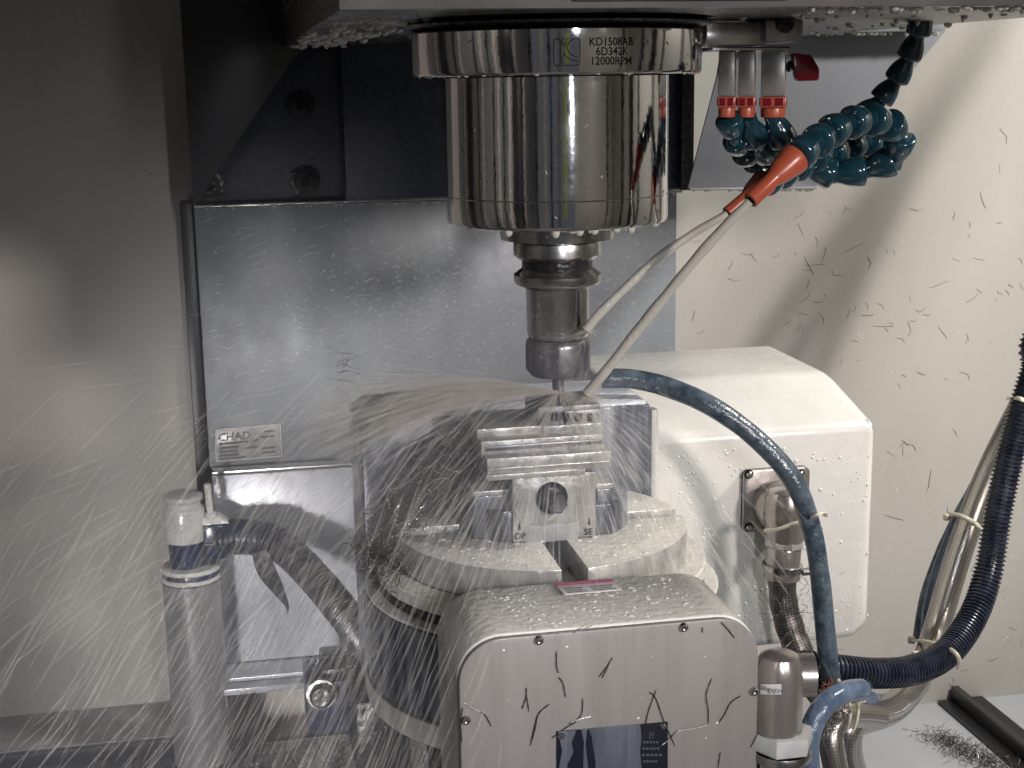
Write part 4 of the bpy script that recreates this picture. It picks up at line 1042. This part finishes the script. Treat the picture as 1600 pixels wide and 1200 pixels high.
while len(R_) < 900:
    x, y = random.uniform(-60,760), random.uniform(640,1230)
    if random.random() > (.25+.75*min(1, max(0, (x-100)/500))): continue
    p = P(x, y, random.uniform(.62,1.45))
    d = Vector((-.42-.25*max(0, (600-x)/600)-max(0, (820-y)/300)+random.gauss(0,.05), random.gauss(0,.08), -1))
    if ok(p): R_.append((p, d, random.uniform(.018,.070), random.uniform(.0004,.0009)))
streaks('falling_spray', R_, 'spray_thread', 'slanting coolant rain falling over the drum and sensor post')
M_ = []
while len(M_) < 2400:
    x, y = random.gauss(700,130), random.gauss(490,75)
    if random.random() < .25: x, y = random.gauss(985,40), random.gauss(450,80)
    if y > 640 or y < 340: continue
    p = P(x, y, random.uniform(.88,1.4))
    d = Vector((-1, random.gauss(0,.3), .45+random.gauss(0,.45)))
    if random.random() < .35: d = Vector((random.gauss(0,1), random.gauss(0,.3), random.gauss(0,1)))
    M_.append((p, d, random.uniform(.001,.0045), random.uniform(.0003,.0008)))
for i in range(260):
    p = P(random.uniform(300,800), random.uniform(330,600), random.uniform(.9,1.5))
    M_.append((p, Vector((-1, random.gauss(0,.2), -.40+random.gauss(0,.25))), random.uniform(.006,.018), random.uniform(.0002,.0004)))
streaks('coolant_mist', M_, 'mist_drop', 'fine mist of droplets around the tool holder')
# coolant fanning over the nut from the point where the rear jet hits
N_ = []
ip = P(914,516,.930)
for i in range(170):
    ang = math.radians(random.uniform(185,275)); d2 = random.uniform(5,95)
    x, y = 914+d2*math.cos(ang), 518-d2*math.sin(ang)*.85
    if x < 812 or y > 600: continue
    rr = .0232+random.uniform(0,.004)
    try: p = wrap(x, y, rr)
    except ValueError: continue
    x2, y2 = 914+(d2+8)*math.cos(ang), 518-(d2+8)*math.sin(ang)*.85
    try: p2_ = wrap(x2, y2, rr)
    except ValueError: continue
    N_.append((p, p2_-p, random.uniform(.005,.016), random.uniform(.00018,.0004)))
streaks('nut_spray', N_, 'spray_thread', 'coolant fanning out over the collet nut')
# milky splash where the jets land
def splash(name, c, n, R, label, flat=.5):
    V_, F_ = [], []
    for i in range(n):
        a = random.uniform(0, 6.28); L = R*random.uniform(.4,1); d = Vector((math.cos(a), math.sin(a), random.uniform(-.2,flat)))
        pth = [c+d*(L*j/4)+G*(.00035*(j/4)**2*R/.02) for j in range(5)]
        vs, fs = tube_data(pth, lambda q_, t_: R*.13*(1-t_)+.0004, 5); k = len(V_); V_ += vs; F_ += [[a_+k for a_ in f] for f in fs]
    me = bpy.data.meshes.new(name); me.from_pydata([tuple(v) for v in V_], [], F_)
    return tag(link(name, me, 'spray_sheet', None, 80), label, 'splash', None, 'stuff')
splash('coolant_splash', P(914,622,.936), 44, .022, 'milky splash where the front jet meets the workpiece')
splash('coolant_splash', P(916,517,.933), 22, .010, 'milky splash where the rear jet meets the nut', .2)

# ================================================================== MIST IN THE AIR
hm = bpy.data.materials.new('haze'); hm.use_nodes = True; nt = hm.node_tree
nt.nodes.remove(nt.nodes['Principled BSDF'])
pv = nd(nt, 'ShaderNodeVolumePrincipled'); pv.inputs['Color'].default_value = (.92,.94,1.0,1); pv.inputs['Density'].default_value = .10
nt.links.new(pv.outputs[0], nt.nodes['Material Output'].inputs['Volume']); MATS['haze'] = hm
def cloud(c, r, density, label):
    hm2 = hm.copy(); hm2.node_tree.nodes[pv.name].inputs['Density'].default_value = density; MATS['haze%g' % density] = hm2
    bm = bmesh.new(); bmesh.ops.create_icosphere(bm, subdivisions=4, radius=1.0)
    for v in bm.verts:
        k_ = 1+.12*math.sin(v.co.x*3+1)+.10*math.sin(v.co.z*4+2)+.08*math.sin(v.co.y*5)
        v.co = Vector(c)+Vector((r[0]*v.co.x, r[1]*v.co.y, r[2]*v.co.z))*k_
    me = bpy.data.meshes.new('mist_cloud'); bm.to_mesh(me); bm.free()
    tag(link('mist_cloud', me, 'haze%g' % density, None, 80), label, 'mist', None, 'stuff')
cloud((.02,1.22,.60), (.40,.36,.40), .18, 'pale cloud of coolant mist hanging left of the tool')
cloud((.15,.945,.755), (.15,.10,.10), 1.7, 'dense milky mist bursting around the end mill and vise')
